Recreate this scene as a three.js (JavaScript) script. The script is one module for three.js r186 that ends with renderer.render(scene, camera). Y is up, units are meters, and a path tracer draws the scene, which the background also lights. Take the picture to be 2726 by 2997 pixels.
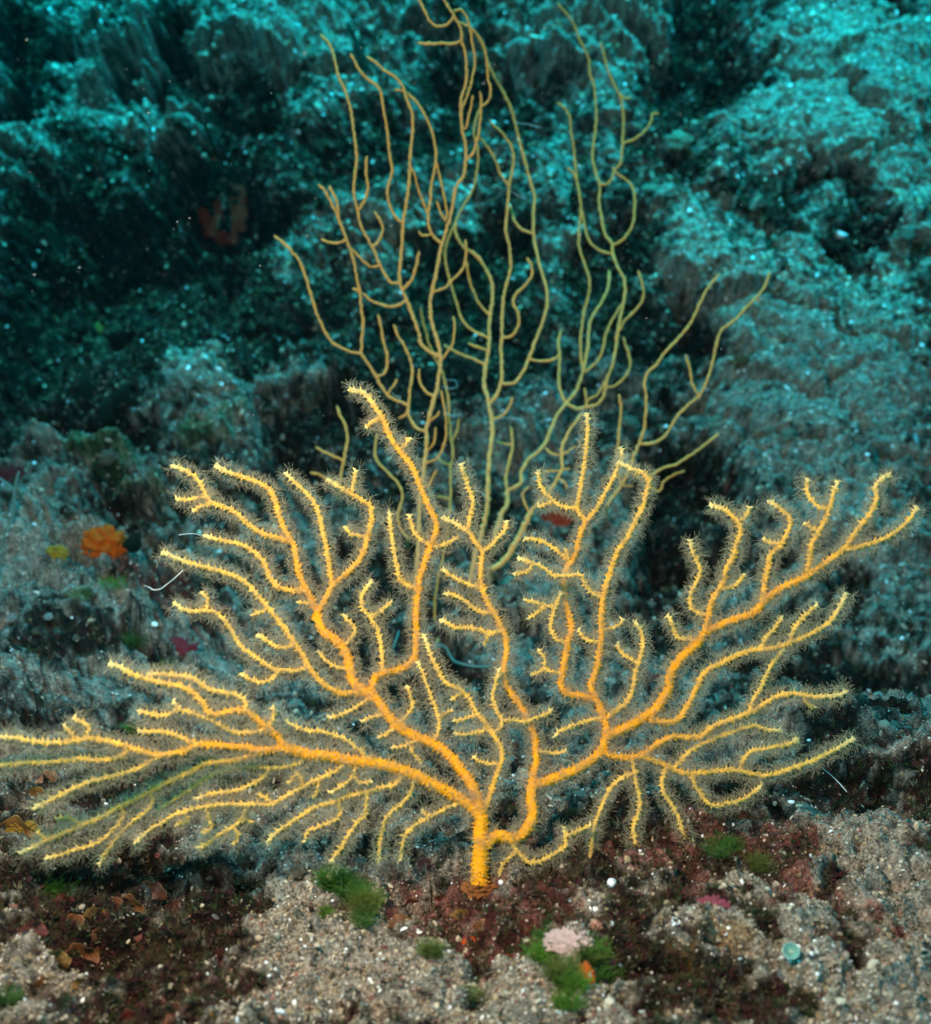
import * as THREE from 'three';
import { mergeGeometries } from 'three/addons/utils/BufferGeometryUtils.js';
import { createNoise3D } from 'simplex-noise';
import { MeshBVH } from 'three-mesh-bvh';

// ---------------------------------------------------------------- camera, water light, sun, strobe, exposure
const scene = new THREE.Scene();
const CAM = new THREE.Vector3(0, 0.5, 0.5), PITCH = 15 * Math.PI / 180, FOV = 46;
const camera = new THREE.PerspectiveCamera(FOV, 2726 / 2997, 0.02, 60);
camera.position.copy(CAM);
camera.rotation.set(-PITCH, 0, 0);
camera.updateMatrixWorld(true);
camera.focus = 0.6;
camera.userData.fStop = 10;

const renderer = new THREE.WebGLRenderer({ antialias: true });
renderer.toneMapping = THREE.LinearToneMapping;
renderer.toneMappingExposure = 2.05;
renderer.shadowMap.enabled = true;

// the water column overhead: teal daylight, brightest straight up, deep blue-green round the horizon and below
{
  const W = 64, H = 32, d = new Float32Array(W * H * 4);
  for (let j = 0; j < H; j++) {
    const el = ((j + 0.5) / H - 0.5) * Math.PI, u = Math.max(0, Math.sin(el));
    const k = 0.06 + 0.94 * Math.pow(u, 1.3);
    for (let i = 0; i < W; i++) d.set([0.01 * k, 3.1 * k, 4.5 * k, 1], (j * W + i) * 4);
  }
  const t = new THREE.DataTexture(d, W, H, THREE.RGBAFormat, THREE.FloatType);
  t.mapping = THREE.EquirectangularReflectionMapping; t.magFilter = THREE.LinearFilter; t.needsUpdate = true;
  scene.background = t; scene.environment = t;
}
// daylight that has come down through the water: soft and blue-green
const sun = new THREE.DirectionalLight(new THREE.Color().setRGB(0.005, 0.76, 1.0), 5.0);
sun.position.set(0.6, 3.2, 0.0); sun.target.position.set(0, 0.3, -1.3);
sun.castShadow = true; sun.shadow.radius = 12;
Object.assign(sun.shadow.camera, { left: -2, right: 2, top: 2, bottom: -2, near: 0.1, far: 8 });
scene.add(sun, sun.target);
// the diver's strobe (its housing is built near the end): white light that only the near things get
const STROBE_AT = new THREE.Vector3(-0.14, 0.655, 0.28), STROBE_TO = new THREE.Vector3(0, 0.35, -0.06);
{
  const s = new THREE.SpotLight(new THREE.Color().setRGB(1, 0.90, 0.76), 0.69, 0, 1.05, 0.9, 2);
  s.position.copy(STROBE_AT); s.target.position.copy(STROBE_TO);
  s.castShadow = true; s.shadow.radius = 2; scene.add(s, s.target);
}
scene.fog = new THREE.FogExp2(new THREE.Color().setRGB(0.05, 0.85, 0.95), 0.004);

// ---------------------------------------------------------------- helpers
let seedState = 12345;
const rnd = () => { seedState = (seedState + 0x6d2b79f5) | 0; let t = Math.imul(seedState ^ (seedState >>> 15), 1 | seedState); t = (t + Math.imul(t ^ (t >>> 7), 61 | t)) ^ t; return ((t ^ (t >>> 14)) >>> 0) / 4294967296; };
const rr = (a, b) => a + (b - a) * rnd();
const noise = createNoise3D(rnd), clamp = (x, a = 0, b = 1) => Math.min(b, Math.max(a, x)), mix = (a, b, t) => a + (b - a) * t;
const smooth = (a, b, x) => { const t = clamp((x - a) / (b - a)); return t * t * (3 - 2 * t); };
const fbm = (x, y, z, n, gain = 0.5) => { let s = 0, a = 1, m = 0; for (let i = 0; i < n; i++) { s += a * noise(x, y, z); m += a; x = x * 2.03 + 7.1; y = y * 2.03 - 3.7; z = z * 2.03 + 1.9; a *= gain; } return s / m; };
const V = (x, y, z) => new THREE.Vector3(x, y, z);
const TAN = Math.tan(FOV * Math.PI / 360), SINP = Math.sin(PITCH), COSP = Math.cos(PITCH), PXM = TAN / 1498.5;   // PXM: metres per photo pixel at one metre of depth
// the direction that one photo pixel (2726 x 2997) looks in, one metre deep
const rayOf = (px, py) => { const x = (px - 1363) * PXM, y = (1498.5 - py) * PXM; return V(x, y * COSP - SINP, -COSP - y * SINP); };
const rgb = (r, g, b) => new THREE.Color().setRGB(r, g, b);
const taken = {};
const numbered = (n) => { const k = taken[n] = (taken[n] ?? -1) + 1; return k ? n + '_' + String(k).padStart(3, '0') : n; };
const lit = (o) => { o.traverse((c) => { if (c.isMesh) { c.castShadow = true; c.receiveShadow = true; } }); return o; };
const tag = (o, label, category, group, kind) => { Object.assign(o.userData, { label, category }); if (group) o.userData.group = group; if (kind) o.userData.kind = kind; return o; };
const add = (o, name) => { o.name = numbered(name); scene.add(lit(o)); return o; };

// ---------------------------------------------------------------- the reef slope: a near ledge, a pocket behind it, then a face that climbs away
const PROFILE = new THREE.CatmullRomCurve3([[0.10, -0.36], [0.22, -0.31], [0.355, -0.279], [0.459, -0.284], [0.57, -0.302], [0.72, -0.338], [0.88, -0.362], [1.03, -0.345], [1.19, -0.28], [1.36, -0.165], [1.50, 0.01], [1.65, 0.23], [1.88, 0.65], [2.3, 1.35]]
  .map(([f, y]) => V(0, CAM.y + y, CAM.z - f)), false, 'centripetal');
const PN = 1600, prof = PROFILE.getSpacedPoints(PN), PLEN = PROFILE.getLength();
const nrm = prof.map((p, i) => { const a = prof[Math.max(0, i - 30)], b = prof[Math.min(PN, i + 30)]; const t = b.clone().sub(a).normalize(); return V(0, -t.z, t.y); });
nrm.forEach((n) => { if (n.y < 0 && n.z < 0) n.negate(); });
const baseAt = (s, arr) => { const f = clamp(s / PLEN) * PN, i = Math.min(PN - 1, Math.floor(f)), t = f - i; return arr[i].clone().lerp(arr[i + 1], t); };
// where a photo pixel's ray meets the undisturbed slope: [x, s, depth]
function onSlope(px, py) {
  const d = rayOf(px, py);
  let last = null;
  for (let i = 0; i <= PN; i++) {
    const f = (prof[i].y - CAM.y) * d.z - (prof[i].z - CAM.z) * d.y;
    if (last !== null && last * f <= 0 && prof[i].z < CAM.z - 0.1) { const depth = (prof[i].z - CAM.z) / d.z; return [CAM.x + d.x * depth, i / PN * PLEN, depth]; }
    last = f;
  }
  return [0, PLEN, 3.3];
}
const VS = 2726 / 1834;   // the marks below were read off a 1834 px wide view of the photograph
// [x, y, half width, half height, turn, relief in metres, what covers it (k: dark turf plus painted shade), how much]
const MARKS = [
  // hollows on the far face: dark turf, with their shade painted in
  [20, 120, 60, 150, 0, -0.16, 'k', 1], [128, 95, 50, 40, 20, -0.10, 'k', .7], [367, 75, 45, 60, 0, -0.12, 'k', .8], [440, 180, 50, 60, 20, -0.10, 'k', .8], [330, 150, 50, 50, 0, -0.08, 'k', .6],
  [205, 110, 60, 55, 30, 0.07, 'p', .8], [265, 45, 55, 40, 0, 0.05, 'p', .8], [560, 70, 130, 90, -20, 0.06, 'p', 1.5], [30, 290, 60, 60, 0, 0.06, 'p', .8], [300, 240, 90, 40, 20, 0.03, 'p', .3],
  [430, 380, 100, 120, -15, -0.26, 'k', 1.5], [230, 470, 130, 70, 0, -0.16, 'k', 1.4], [30, 500, 120, 80, 0, -0.16, 'k', 1.4], [150, 590, 200, 80, 0, -0.10, 'k', 1.3], [420, 560, 160, 80, 0, -0.08, 'k', 1.2], [90, 380, 120, 50, 0, -0.05, 'k', .7], [20, 680, 80, 120, 0, -0.16, 'k', 1.6], [330, 480, 200, 120, 0, -0.03, 'k', .5],
  [165, 790, 70, 60, 20, -0.07, 'k', 1], [210, 800, 80, 60, 0, -0.05, 'k', .7], [550, 655, 70, 45, 0, -0.10, 'k', 1], [120, 880, 180, 40, 0, -0.05, 'k', .7], [610, 880, 70, 60, 30, -0.08, 'k', .9],
  [420, 760, 80, 70, 0, 0.05, 'p', .6], [600, 760, 50, 40, 0, 0.03, 'p', .5], [390, 660, 40, 30, 0, 0.03, 'p', .5], [690, 460, 50, 60, 0, 0.02, 'p', .2],
  [257, 965, 130, 60, 5, 0.07, 'g', 1], [420, 850, 60, 40, 20, 0.03, 'g', .7], [60, 950, 70, 60, 0, 0.04, 'p', .4],
  [940, 170, 130, 90, -10, -0.09, 'k', .8], [700, 290, 110, 60, 0, -0.05, 'k', .6], [860, 250, 100, 70, 0, -0.07, 'k', .8], [990, 460, 90, 70, 0, -0.09, 'k', 1], [940, 640, 150, 90, 0, -0.10, 'k', 1.1], [720, 730, 70, 130, 15, -0.09, 'k', 1], [870, 760, 120, 70, 0, -0.06, 'k', .9],
  [1000, 880, 90, 60, 0, 0.04, 'p', .5], [1090, 400, 60, 110, 0, 0.03, 'p', .4], [760, 400, 50, 60, 0, 0.03, 'p', .4], [1090, 60, 100, 60, 0, 0.05, 'p', 1.2], [1230, 60, 90, 80, 0, 0.05, 'p', 1.4],
  [1400, 90, 90, 110, 15, -0.11, 'k', 1.1], [1330, 220, 70, 90, 10, -0.06, 'k', .8], [1220, 560, 60, 90, 0, -0.05, 'k', .7], [1190, 440, 40, 60, 0, -0.05, 'k', .7],
  [1680, 130, 220, 180, 0, 0.05, 'p', 1.8], [1580, 290, 160, 90, 0, 0.02, 'p', 1.0], [1640, 355, 95, 32, 0, -0.07, 'k', 1], [1730, 430, 70, 40, 25, -0.06, 'k', .9], [1500, 400, 90, 60, 0, -0.03, 'k', .4],
  [1790, 420, 60, 60, 0, 0.05, 'p', .8], [1430, 560, 90, 130, 15, 0.03, 'p', 1.0], [1290, 660, 70, 90, 0, -0.09, 'k', 1], [1360, 700, 50, 80, 0, -0.06, 'k', .8], [1700, 560, 120, 50, 10, -0.03, 'p', .5],
  [1560, 800, 190, 150, 0, 0.05, 'p', 1.4], [1730, 740, 130, 120, 0, 0.03, 'p', 1.2], [1330, 960, 70, 100, 0, -0.10, 'k', 1.1], [1310, 1110, 50, 80, 0, -0.09, 'k', 1], [1420, 970, 60, 50, 0, -0.04, 'k', .7],
  [1230, 1000, 60, 60, 0, 0.03, 'p', .7], [1190, 1120, 60, 90, 0, 0.02, 'p', .5], [1700, 1080, 130, 100, 0, 0.03, 'p', 1.1], [1600, 1010, 100, 60, 0, -0.02, 'k', .3], [1660, 1150, 60, 30, 20, -0.05, 'k', .9],
  [1700, 1320, 170, 40, 0, -0.09, 'k', 1.3], [1620, 1400, 120, 50, 0, -0.03, 'k', .5], [1760, 1440, 80, 50, 0, 0.05, 'p', .8],
  [910, 1290, 60, 40, 0, -0.05, 'k', 1], [1000, 1000, 60, 60, 0, 0, 'k', .5], [780, 1100, 70, 110, 0, -0.02, 'k', .5], [1050, 1200, 60, 80, 0, 0.03, 'p', .6], [700, 1250, 80, 100, 0, -0.02, 'k', .6],
  // left shelf: pale gravel, brown and red growths
  [70, 1200, 120, 130, 0, 0.10, 'p', 1.2], [200, 1330, 120, 80, 0, 0.06, 'p', .7], [205, 1010, 60, 40, 0, -0.06, 'k', 1], [270, 1075, 50, 45, 0, -0.06, 'k', 1], [130, 1090, 70, 35, 0, -0.02, 'k', .9],
  [340, 1220, 90, 80, 0, 0.01, 'm', 1.1], [290, 1130, 80, 35, 0, -0.03, 'k', .9], [100, 1370, 130, 40, 0, -0.03, 'k', .9], [460, 1330, 100, 60, 0, 0, 'p', .3], [40, 1560, 70, 50, 0, 0, 'o', .8],
  [40, 1300, 240, 190, 0, 0.10, 'p', .5], [1760, 1530, 200, 110, 0, 0.07, 'p', .4], [1110, 1330, 160, 130, 0, 0.04, 'p', .3], [250, 1560, 160, 60, 0, 0.02, 'k', .4], [1500, 1620, 120, 60, 0, 0.015, 'm', .5],
  // the near ledge
  [1000, 1740, 150, 60, 5, -0.012, 'm', 1.0], [1230, 1660, 110, 55, 0, -0.015, 'k', 1.1], [1090, 1800, 110, 50, 0, -0.006, 'm', .9], [800, 1850, 160, 40, 10, -0.006, 'm', .7], [270, 1800, 130, 110, 10, -0.02, 'k', 1.2], [120, 1740, 120, 70, 0, -0.01, 'k', .9],
  [330, 1950, 90, 60, 0, -0.02, 'k', 1], [90, 1880, 60, 80, 0, 0.01, 'p', .6], [560, 1760, 110, 90, 20, 0.012, 'p', 1.3], [470, 1880, 70, 70, 0, 0.006, 'p', .6], [700, 1950, 270, 80, 0, 0.012, 'p', 1.5], [960, 1950, 160, 70, 0, 0.008, 'p', 1.2],
  [760, 1700, 110, 60, 0, 0.006, 'p', .9], [860, 1790, 60, 40, 0, 0, 'o', .7], [1110, 1590, 70, 60, 0, 0.01, 'p', .7], [1120, 1855, 60, 30, 0, 0.012, 'r', 1.2], [1300, 1960, 110, 70, 0, -0.02, 'k', 1.2], [1370, 1850, 110, 40, 20, -0.012, 'k', 1],
  [1480, 1770, 150, 60, 0, 0.005, 'm', .9], [1420, 1700, 160, 45, 0, -0.006, 'm', .7], [1650, 1600, 150, 60, 10, -0.012, 'k', .7], [1740, 1560, 60, 50, 0, -0.02, 'k', 1], [1500, 1870, 170, 80, 0, 0.01, 'p', 1.0], [1450, 1940, 120, 60, 0, 0, 'o', .6], [1620, 1780, 130, 50, 0, 0, 'p', .7], [1780, 1750, 90, 80, 0, 0.015, 'p', 1.4], [1560, 1990, 120, 50, 0, 0.01, 'p', 1.2], [1760, 1920, 90, 60, 0, 0.01, 'p', 1.2],
  [1640, 1830, 90, 40, -20, -0.008, 'k', .9], [1720, 1990, 90, 30, 0, -0.006, 'm', .9], [1700, 1700, 60, 50, 0, 0.004, 'k', .5],
].map(([x, y, w, h, a, e, k, q]) => {
  const [cx, cs, d] = onSlope(x * VS, y * VS), up = onSlope(x * VS, (y - h) * VS)[1], dn = onSlope(x * VS, (y + h) * VS)[1];
  e *= (e < 0 ? 0.40 : 0.55) * Math.max(1, d / 0.9);
  return { x: cx, s: cs, w: w * VS * d * PXM, h: Math.max(0.012, Math.abs(up - dn) / 2), c: Math.cos(a * Math.PI / 180), i: Math.sin(a * Math.PI / 180), e, k, q };
});
const INK = { k: 0, p: 1, g: 2, m: 3, o: 4, r: 5 };
const ground = new Float64Array(8);
// relief and growth at (x, s): ground[0..5] growths and painted shade, ground[6] relief
function study(x, s) {
  const b = ground; b.fill(0);
  const wx = x + 0.04 * noise(x * 9, s * 9, 3) + 0.016 * noise(x * 31, s * 31, 8) + 0.007 * noise(x * 85, s * 85, 4), ws = s + 0.04 * noise(x * 9, s * 9, 31) + 0.016 * noise(x * 31, s * 31, 18) + 0.007 * noise(x * 85, s * 85, 14);
  for (const m of MARKS) {
    let u = wx - m.x, v = ws - m.s;
    if (Math.abs(u) > 2.2 * (m.w + m.h) || Math.abs(v) > 2.2 * (m.w + m.h)) continue;
    const p = (u * m.c + v * m.i) / m.w, q = (-u * m.i + v * m.c) / m.h, r = p * p + q * q;
    if (r > 4.5) continue;
    const f = Math.exp(-r * 1.1);
    b[INK[m.k]] += m.q * f; b[6] += m.e * f;
  }
  return b;
}
// broken blocks: [how near the joint between two blocks, the block's own number]
const block = [0, 0];
function blocks(u, v, seed) {
  const iu = Math.floor(u), iv = Math.floor(v); let a = 9, b = 9, id = 0;
  for (let j = -1; j <= 1; j++) for (let i = -1; i <= 1; i++) {
    let h = Math.imul(iu + i, 374761393) ^ Math.imul(iv + j, 668265263) ^ seed; h = Math.imul(h ^ (h >>> 13), 1274126177); h ^= h >>> 16;
    const px = iu + i + 0.1 + 0.8 * ((h & 1023) / 1023), py = iv + j + 0.1 + 0.8 * (((h >>> 10) & 1023) / 1023), d = Math.hypot(px - u, py - v);
    if (d < a) { b = a; a = d; id = ((h >>> 20) & 1023) / 1023; } else if (d < b) b = d;
  }
  block[0] = b - a; block[1] = id;
}
const ROWS = 900, COLS = 860, NV = (ROWS + 1) * (COLS + 1);
const tPos = new Float32Array(NV * 3), tCol = new Float32Array(NV * 3), tUv = new Float32Array(NV * 2);
{
  // rows are spaced so that the near ledge is as finely built as it is seen
  const rowS = [];
  for (let j = 0; j <= ROWS; j++) {
    const t = j / ROWS;
    if (t < 0.05) rowS.push(mix(0, onSlope(1363, 3350)[1], t / 0.05));
    else if (t > 0.95) rowS.push(mix(onSlope(1363, -350)[1], PLEN, (t - 0.95) / 0.05));
    else rowS.push(onSlope(1363, mix(3350, -350, (t - 0.05) / 0.9))[1]);
  }
  for (let pass = 0; pass < 14; pass++) for (let j = 1; j < ROWS; j++) rowS[j] = (rowS[j - 1] + rowS[j] * 2 + rowS[j + 1]) / 4;
  const GROW_SHADE = [[0.018, 0.011, 0.006], [0.36, 0.305, 0.235], [0.13, 0.20, 0.08], [0.15, 0.036, 0.026], [0.26, 0.13, 0.03], [0.42, 0.27, 0.24]];  // first tone is dark turf and also the painted shade of hollows
  let at = 0;
  for (let j = 0; j <= ROWS; j++) {
    const s = rowS[j], B = baseAt(s, prof), N = baseAt(s, nrm).normalize(), depth = Math.max(0.3, CAM.z - B.z);
    for (let i = 0; i <= COLS; i++, at++) {
      let q = 2 * i / COLS - 1; const a = Math.abs(q);
      q = Math.sign(q) * (a < 0.88 ? a / 0.88 * 1.28 : 1.28 + (a - 0.88) / 0.12 * 2.2);
      const x = q * depth * TAN * 0.91, far = smooth(0.5, 1.3, depth);
      const g = study(x, s);
      // lumps, knobs and crumbs
      const big = fbm(x * 3, s * 3, 5, 3), mid = 1 - Math.abs(fbm(x * 9, s * 9, 12, 3)) * 2, knob = 1 - Math.abs(noise(x * 40, s * 40, 20)) * 2, crumb = fbm(x * 150, s * 150, 1, 3, 0.65);
      const rough = mix(0.5, 1, far);
      const calm = 1 - 0.6 * clamp(g[1]);
      let e = g[6] + big * 0.032 * rough + (mid - 0.4) * 0.010 * rough * calm + knob * 0.005 * calm + crumb * mix(0.0022, 0.005, far);
      const jx = x + 0.012 * fbm(x * 22, s * 22, 130, 3), js = s + 0.012 * fbm(x * 22, s * 22, 150, 3);
      blocks(jx * 6.5 + js * 2, js * 8, 77); e += ((block[1] - 0.5) * 0.024 - 0.02 * (1 - smooth(0, 0.16, block[0]))) * mix(0.4, 1, far);
      blocks(jx * 22, js * 25 - jx * 5, 991); e += ((block[1] - 0.5) * 0.011 - 0.007 * (1 - smooth(0, 0.2, block[0]))) * mix(0.5, 1, far) * calm;
      const k1 = 0.008 * rough, k2 = 0.003;
      const ox = k1 * fbm(x * 14, s * 14, 50, 2) + k2 * noise(x * 70, s * 70, 60), oy = k1 * fbm(x * 14, s * 14, 90, 2) + k2 * noise(x * 70, s * 70, 95);
      tPos.set([x + ox, B.y + N.y * e + oy, B.z + N.z * e], at * 3);
      // what covers it, with shade of the hollows painted into the dark tone
      const X = tPos[at * 3], Y = tPos[at * 3 + 1], Z = tPos[at * 3 + 2];
      const n1 = fbm(X * 8 + 3, Y * 8, Z * 8, 5, 0.62), n2 = fbm(X * 26, Y * 26 + 5, Z * 26, 4, 0.65), n3 = fbm(X * 60, Y * 60, Z * 60 + 9, 3, 0.7), n4 = fbm(X * 17 + 11, Y * 17, Z * 17, 4, 0.6);
      const pale = smooth(-0.12, 0.48, 0.11 + (1 - Math.exp(-1.3 * g[1])) * 0.55 - g[0] * 0.70 + n1 * 0.42 + n2 * 0.46 + n3 * 0.52 + crumb * 0.22);
      const red = smooth(0.25, 0.5, g[3] * 0.75 + n4 * 0.55 + n3 * 0.35 + 0.0), grn = smooth(0.3, 0.6, g[2] * 0.8 - n4 * 0.5 - n2 * 0.35 + 0.03), och = smooth(0.35, 0.6, g[4] * 0.8 + n2 * 0.6 - n1 * 0.3 - 0.06), pnk = smooth(0.3, 0.6, g[5] * 0.8 + n3 * 0.25);
      const speck = 0.72 + 0.56 * rnd();
      for (let c = 0; c < 3; c++) {
        let v = mix(GROW_SHADE[0][c], GROW_SHADE[1][c], pale);
        v = mix(v, GROW_SHADE[4][c], och * 0.7); v = mix(v, GROW_SHADE[3][c] * (0.6 + pale * 0.9), red * 0.8); v = mix(v, GROW_SHADE[2][c] * (0.35 + pale), grn * 0.8); v = mix(v, GROW_SHADE[5][c], pnk * 0.85);
        tCol[at * 3 + c] = v * speck;
      }
      tUv[at * 2] = (X + 0.15 * Z) / 0.11; tUv[at * 2 + 1] = (Y - Z) * 0.8 / 0.11;
    }
  }
}
// fine sediment: grain that repeats every 11 cm under the patches above
function grainTexture(make, n, srgb) {
  const d = new Uint8Array(n * n * 4);
  for (let j = 0; j < n; j++) for (let i = 0; i < n; i++) { const v = clamp(make(i / n, j / n)) * 255; d.set([v, v, v, 255], (j * n + i) * 4); }
  const t = new THREE.DataTexture(d, n, n); t.wrapS = t.wrapT = THREE.RepeatWrapping; t.magFilter = THREE.LinearFilter; t.minFilter = THREE.LinearMipmapLinearFilter; t.generateMipmaps = true;
  if (srgb) t.colorSpace = THREE.SRGBColorSpace; t.needsUpdate = true; return t;
}
// smooth random lattice that closes on itself
function lattice(n) { const d = Float32Array.from({ length: n * n }, () => rnd() * 2 - 1), f = (x) => x * x * (3 - 2 * x); return (u, v) => { const x = u * n, y = v * n, i = Math.floor(x), j = Math.floor(y), a = f(x - i), b = f(y - j), g = (p, q) => d[(q % n) * n + p % n]; return mix(mix(g(i, j), g(i + 1, j), a), mix(g(i, j + 1), g(i + 1, j + 1), a), b); }; }
const L1 = lattice(24), L2 = lattice(64), L3 = lattice(150), L4 = lattice(340);
const grainMap = grainTexture((u, v) => { const k = L3(u, v) + 0.8 * L4(u, v); return 0.74 + 0.12 * L1(u, v) + 0.14 * L2(u, v) + 0.17 * k + (k > 0.95 ? 0.2 : 0) - (k < -1.0 ? 0.2 : 0); }, 1024, true);
const grainBump = grainTexture((u, v) => 0.5 + 0.2 * L2(u, v) + 0.2 * L3(u, v) + 0.12 * L4(u, v), 1024);
const rockMat = new THREE.MeshPhysicalMaterial({ vertexColors: true, roughness: 0.95, specularIntensity: 0.15, map: grainMap, bumpMap: grainBump, bumpScale: 0.0012 });
const tGeo = new THREE.BufferGeometry();
{
  const idx = new Uint32Array(ROWS * COLS * 6); let k = 0;
  for (let j = 0; j < ROWS; j++) for (let i = 0; i < COLS; i++) { const a = j * (COLS + 1) + i, b = a + COLS + 1; idx.set([a, a + 1, b, a + 1, b + 1, b], k); k += 6; }
  tGeo.setAttribute('position', new THREE.BufferAttribute(tPos, 3)); tGeo.setAttribute('color', new THREE.BufferAttribute(tCol, 3)); tGeo.setAttribute('uv', new THREE.BufferAttribute(tUv, 2));
  tGeo.setIndex(new THREE.BufferAttribute(idx, 1)); tGeo.computeVertexNormals();
}
const bvhGeo = new THREE.BufferGeometry(); bvhGeo.setAttribute('position', tGeo.attributes.position); bvhGeo.setIndex(tGeo.index.clone());
const bvh = new MeshBVH(bvhGeo);
const reef = new THREE.Mesh(tGeo, rockMat);
add(reef, 'reef_rock_slope'); tag(reef, 'encrusted rocky reef slope dusted with pale sediment and dark turf with painted shade', 'rock', null, 'structure');
// the point of the reef that a photo pixel shows, with the way it faces
function hit(px, py) {
  const h = bvh.raycastFirst(new THREE.Ray(CAM.clone(), rayOf(px, py).normalize()), THREE.DoubleSide);
  if (!h) { const [x, s, d] = onSlope(px, py); return { p: CAM.clone().addScaledVector(rayOf(px, py), d), n: V(0, 1, 0), d }; }
  const n = h.face.normal.clone(); if (n.dot(rayOf(px, py)) > 0) n.negate();
  return { p: h.point, n: n.lerp(V(0, 0.7, 0.7), 0.4).normalize(), d: h.point.clone().sub(CAM).dot(V(0, -SINP, -COSP)) };
}

// unseen slab, added overhead to keep the daylight off the ledge and the fans: only the far slope lies in the open
{
  const g = new THREE.BoxGeometry(3.6, 0.5, 2.2, 60, 10, 40), p = g.attributes.position;
  for (let i = 0; i < p.count; i++) {
    const x = p.getX(i), y = p.getY(i), z = p.getZ(i), e = 0.09 * fbm(x * 2.2, y * 2.2 + 4, z * 2.2, 4), f = 0.09 * fbm(x * 1.4 + 9, y * 2, z * 1.4, 3);
    p.setXYZ(i, x + f, y + e, z + f + 0.05 * noise(x * 3, y * 3, 4));
  }
  g.computeVertexNormals();
  const o = new THREE.Mesh(g, new THREE.MeshPhysicalMaterial({ color: rgb(0.12, 0.10, 0.08), roughness: 0.95, specularIntensity: 0.15, map: grainMap, bumpMap: grainBump, bumpScale: 0.002 }));
  o.position.set(0, 1.34, 0.76); add(o, 'added_shade_slab'); tag(o, 'unseen rock slab added to shade the ledge and the fans', 'rock', null, 'structure');
}

// ---------------------------------------------------------------- sea fans
// Where the branches run, read off nine crops of the photograph (1000 px square, shown 1834 wide): letter = crop, then x, y pairs.
const CROP = { A: [0, 0], B: [900, 0], C: [1726, 0], D: [0, 1000], E: [900, 1000], F: [1726, 1000], G: [0, 1997], H: [900, 1997], I: [1726, 1997] }, CS = 1000 / 1834;
function readStroke(list) {
  const out = []; let o = CROP.A;
  for (let i = 0; i < list.length;) { if (typeof list[i] === 'string') o = CROP[list[i++]]; else { out.push([o[0] + list[i] * CS, o[1] + list[i + 1] * CS]); i += 2; } }
  return out;
}
const polypGeos = (() => {   // three open polyps: a short column and eight thin feathered tentacles
  const out = [];
  for (let k = 0; k < 3; k++) {
    const parts = [];
        for (let t = 0; t < 8; t++) {
      const a = t / 8 * 2 * Math.PI + rr(-0.2, 0.2), L = rr(0.0018, 0.0040), lift = rr(0.35, 1.25), pts = [];
      for (let q = 0; q <= 3; q++) { const f = q / 3, r = 0.00022 + L * f * Math.cos(lift * (1 - f * 0.5)), y = 0.0004 + L * f * Math.sin(lift) * (1.3 - 0.35 * f); pts.push(V(Math.cos(a) * r + rr(-1, 1) * 0.0003 * f, y, Math.sin(a) * r + rr(-1, 1) * 0.0003 * f)); }
      const c = new THREE.CatmullRomCurve3(pts), g = new THREE.TubeGeometry(c, 3, 0.000042, 3); parts.push(g);
    }
    const g = mergeGeometries(parts.map((p) => { p.deleteAttribute('uv'); return p.index ? p.toNonIndexed() : p; }));
    out.push(g);
  }
  return out;
})();
const coralMat = new THREE.MeshPhysicalMaterial({ vertexColors: true, roughness: 0.75, specularIntensity: 0.3 });
const dullCoralMat = new THREE.MeshPhysicalMaterial({ vertexColors: true, roughness: 0.85, specularIntensity: 0.3 });
const polypMat = new THREE.MeshPhysicalMaterial({ color: rgb(0.72, 0.62, 0.42), roughness: 0.9, specularIntensity: 0.2, transmission: 0.6, thickness: 0, side: THREE.DoubleSide });
const ORANGE = [0.72, 0.285, 0.004], AMBER = [0.70, 0.36, 0.02], CREAM = [0.76, 0.56, 0.20], BUFF = [0.78, 0.33, 0.07], STRAW = [0.76, 0.38, 0.11];
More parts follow.
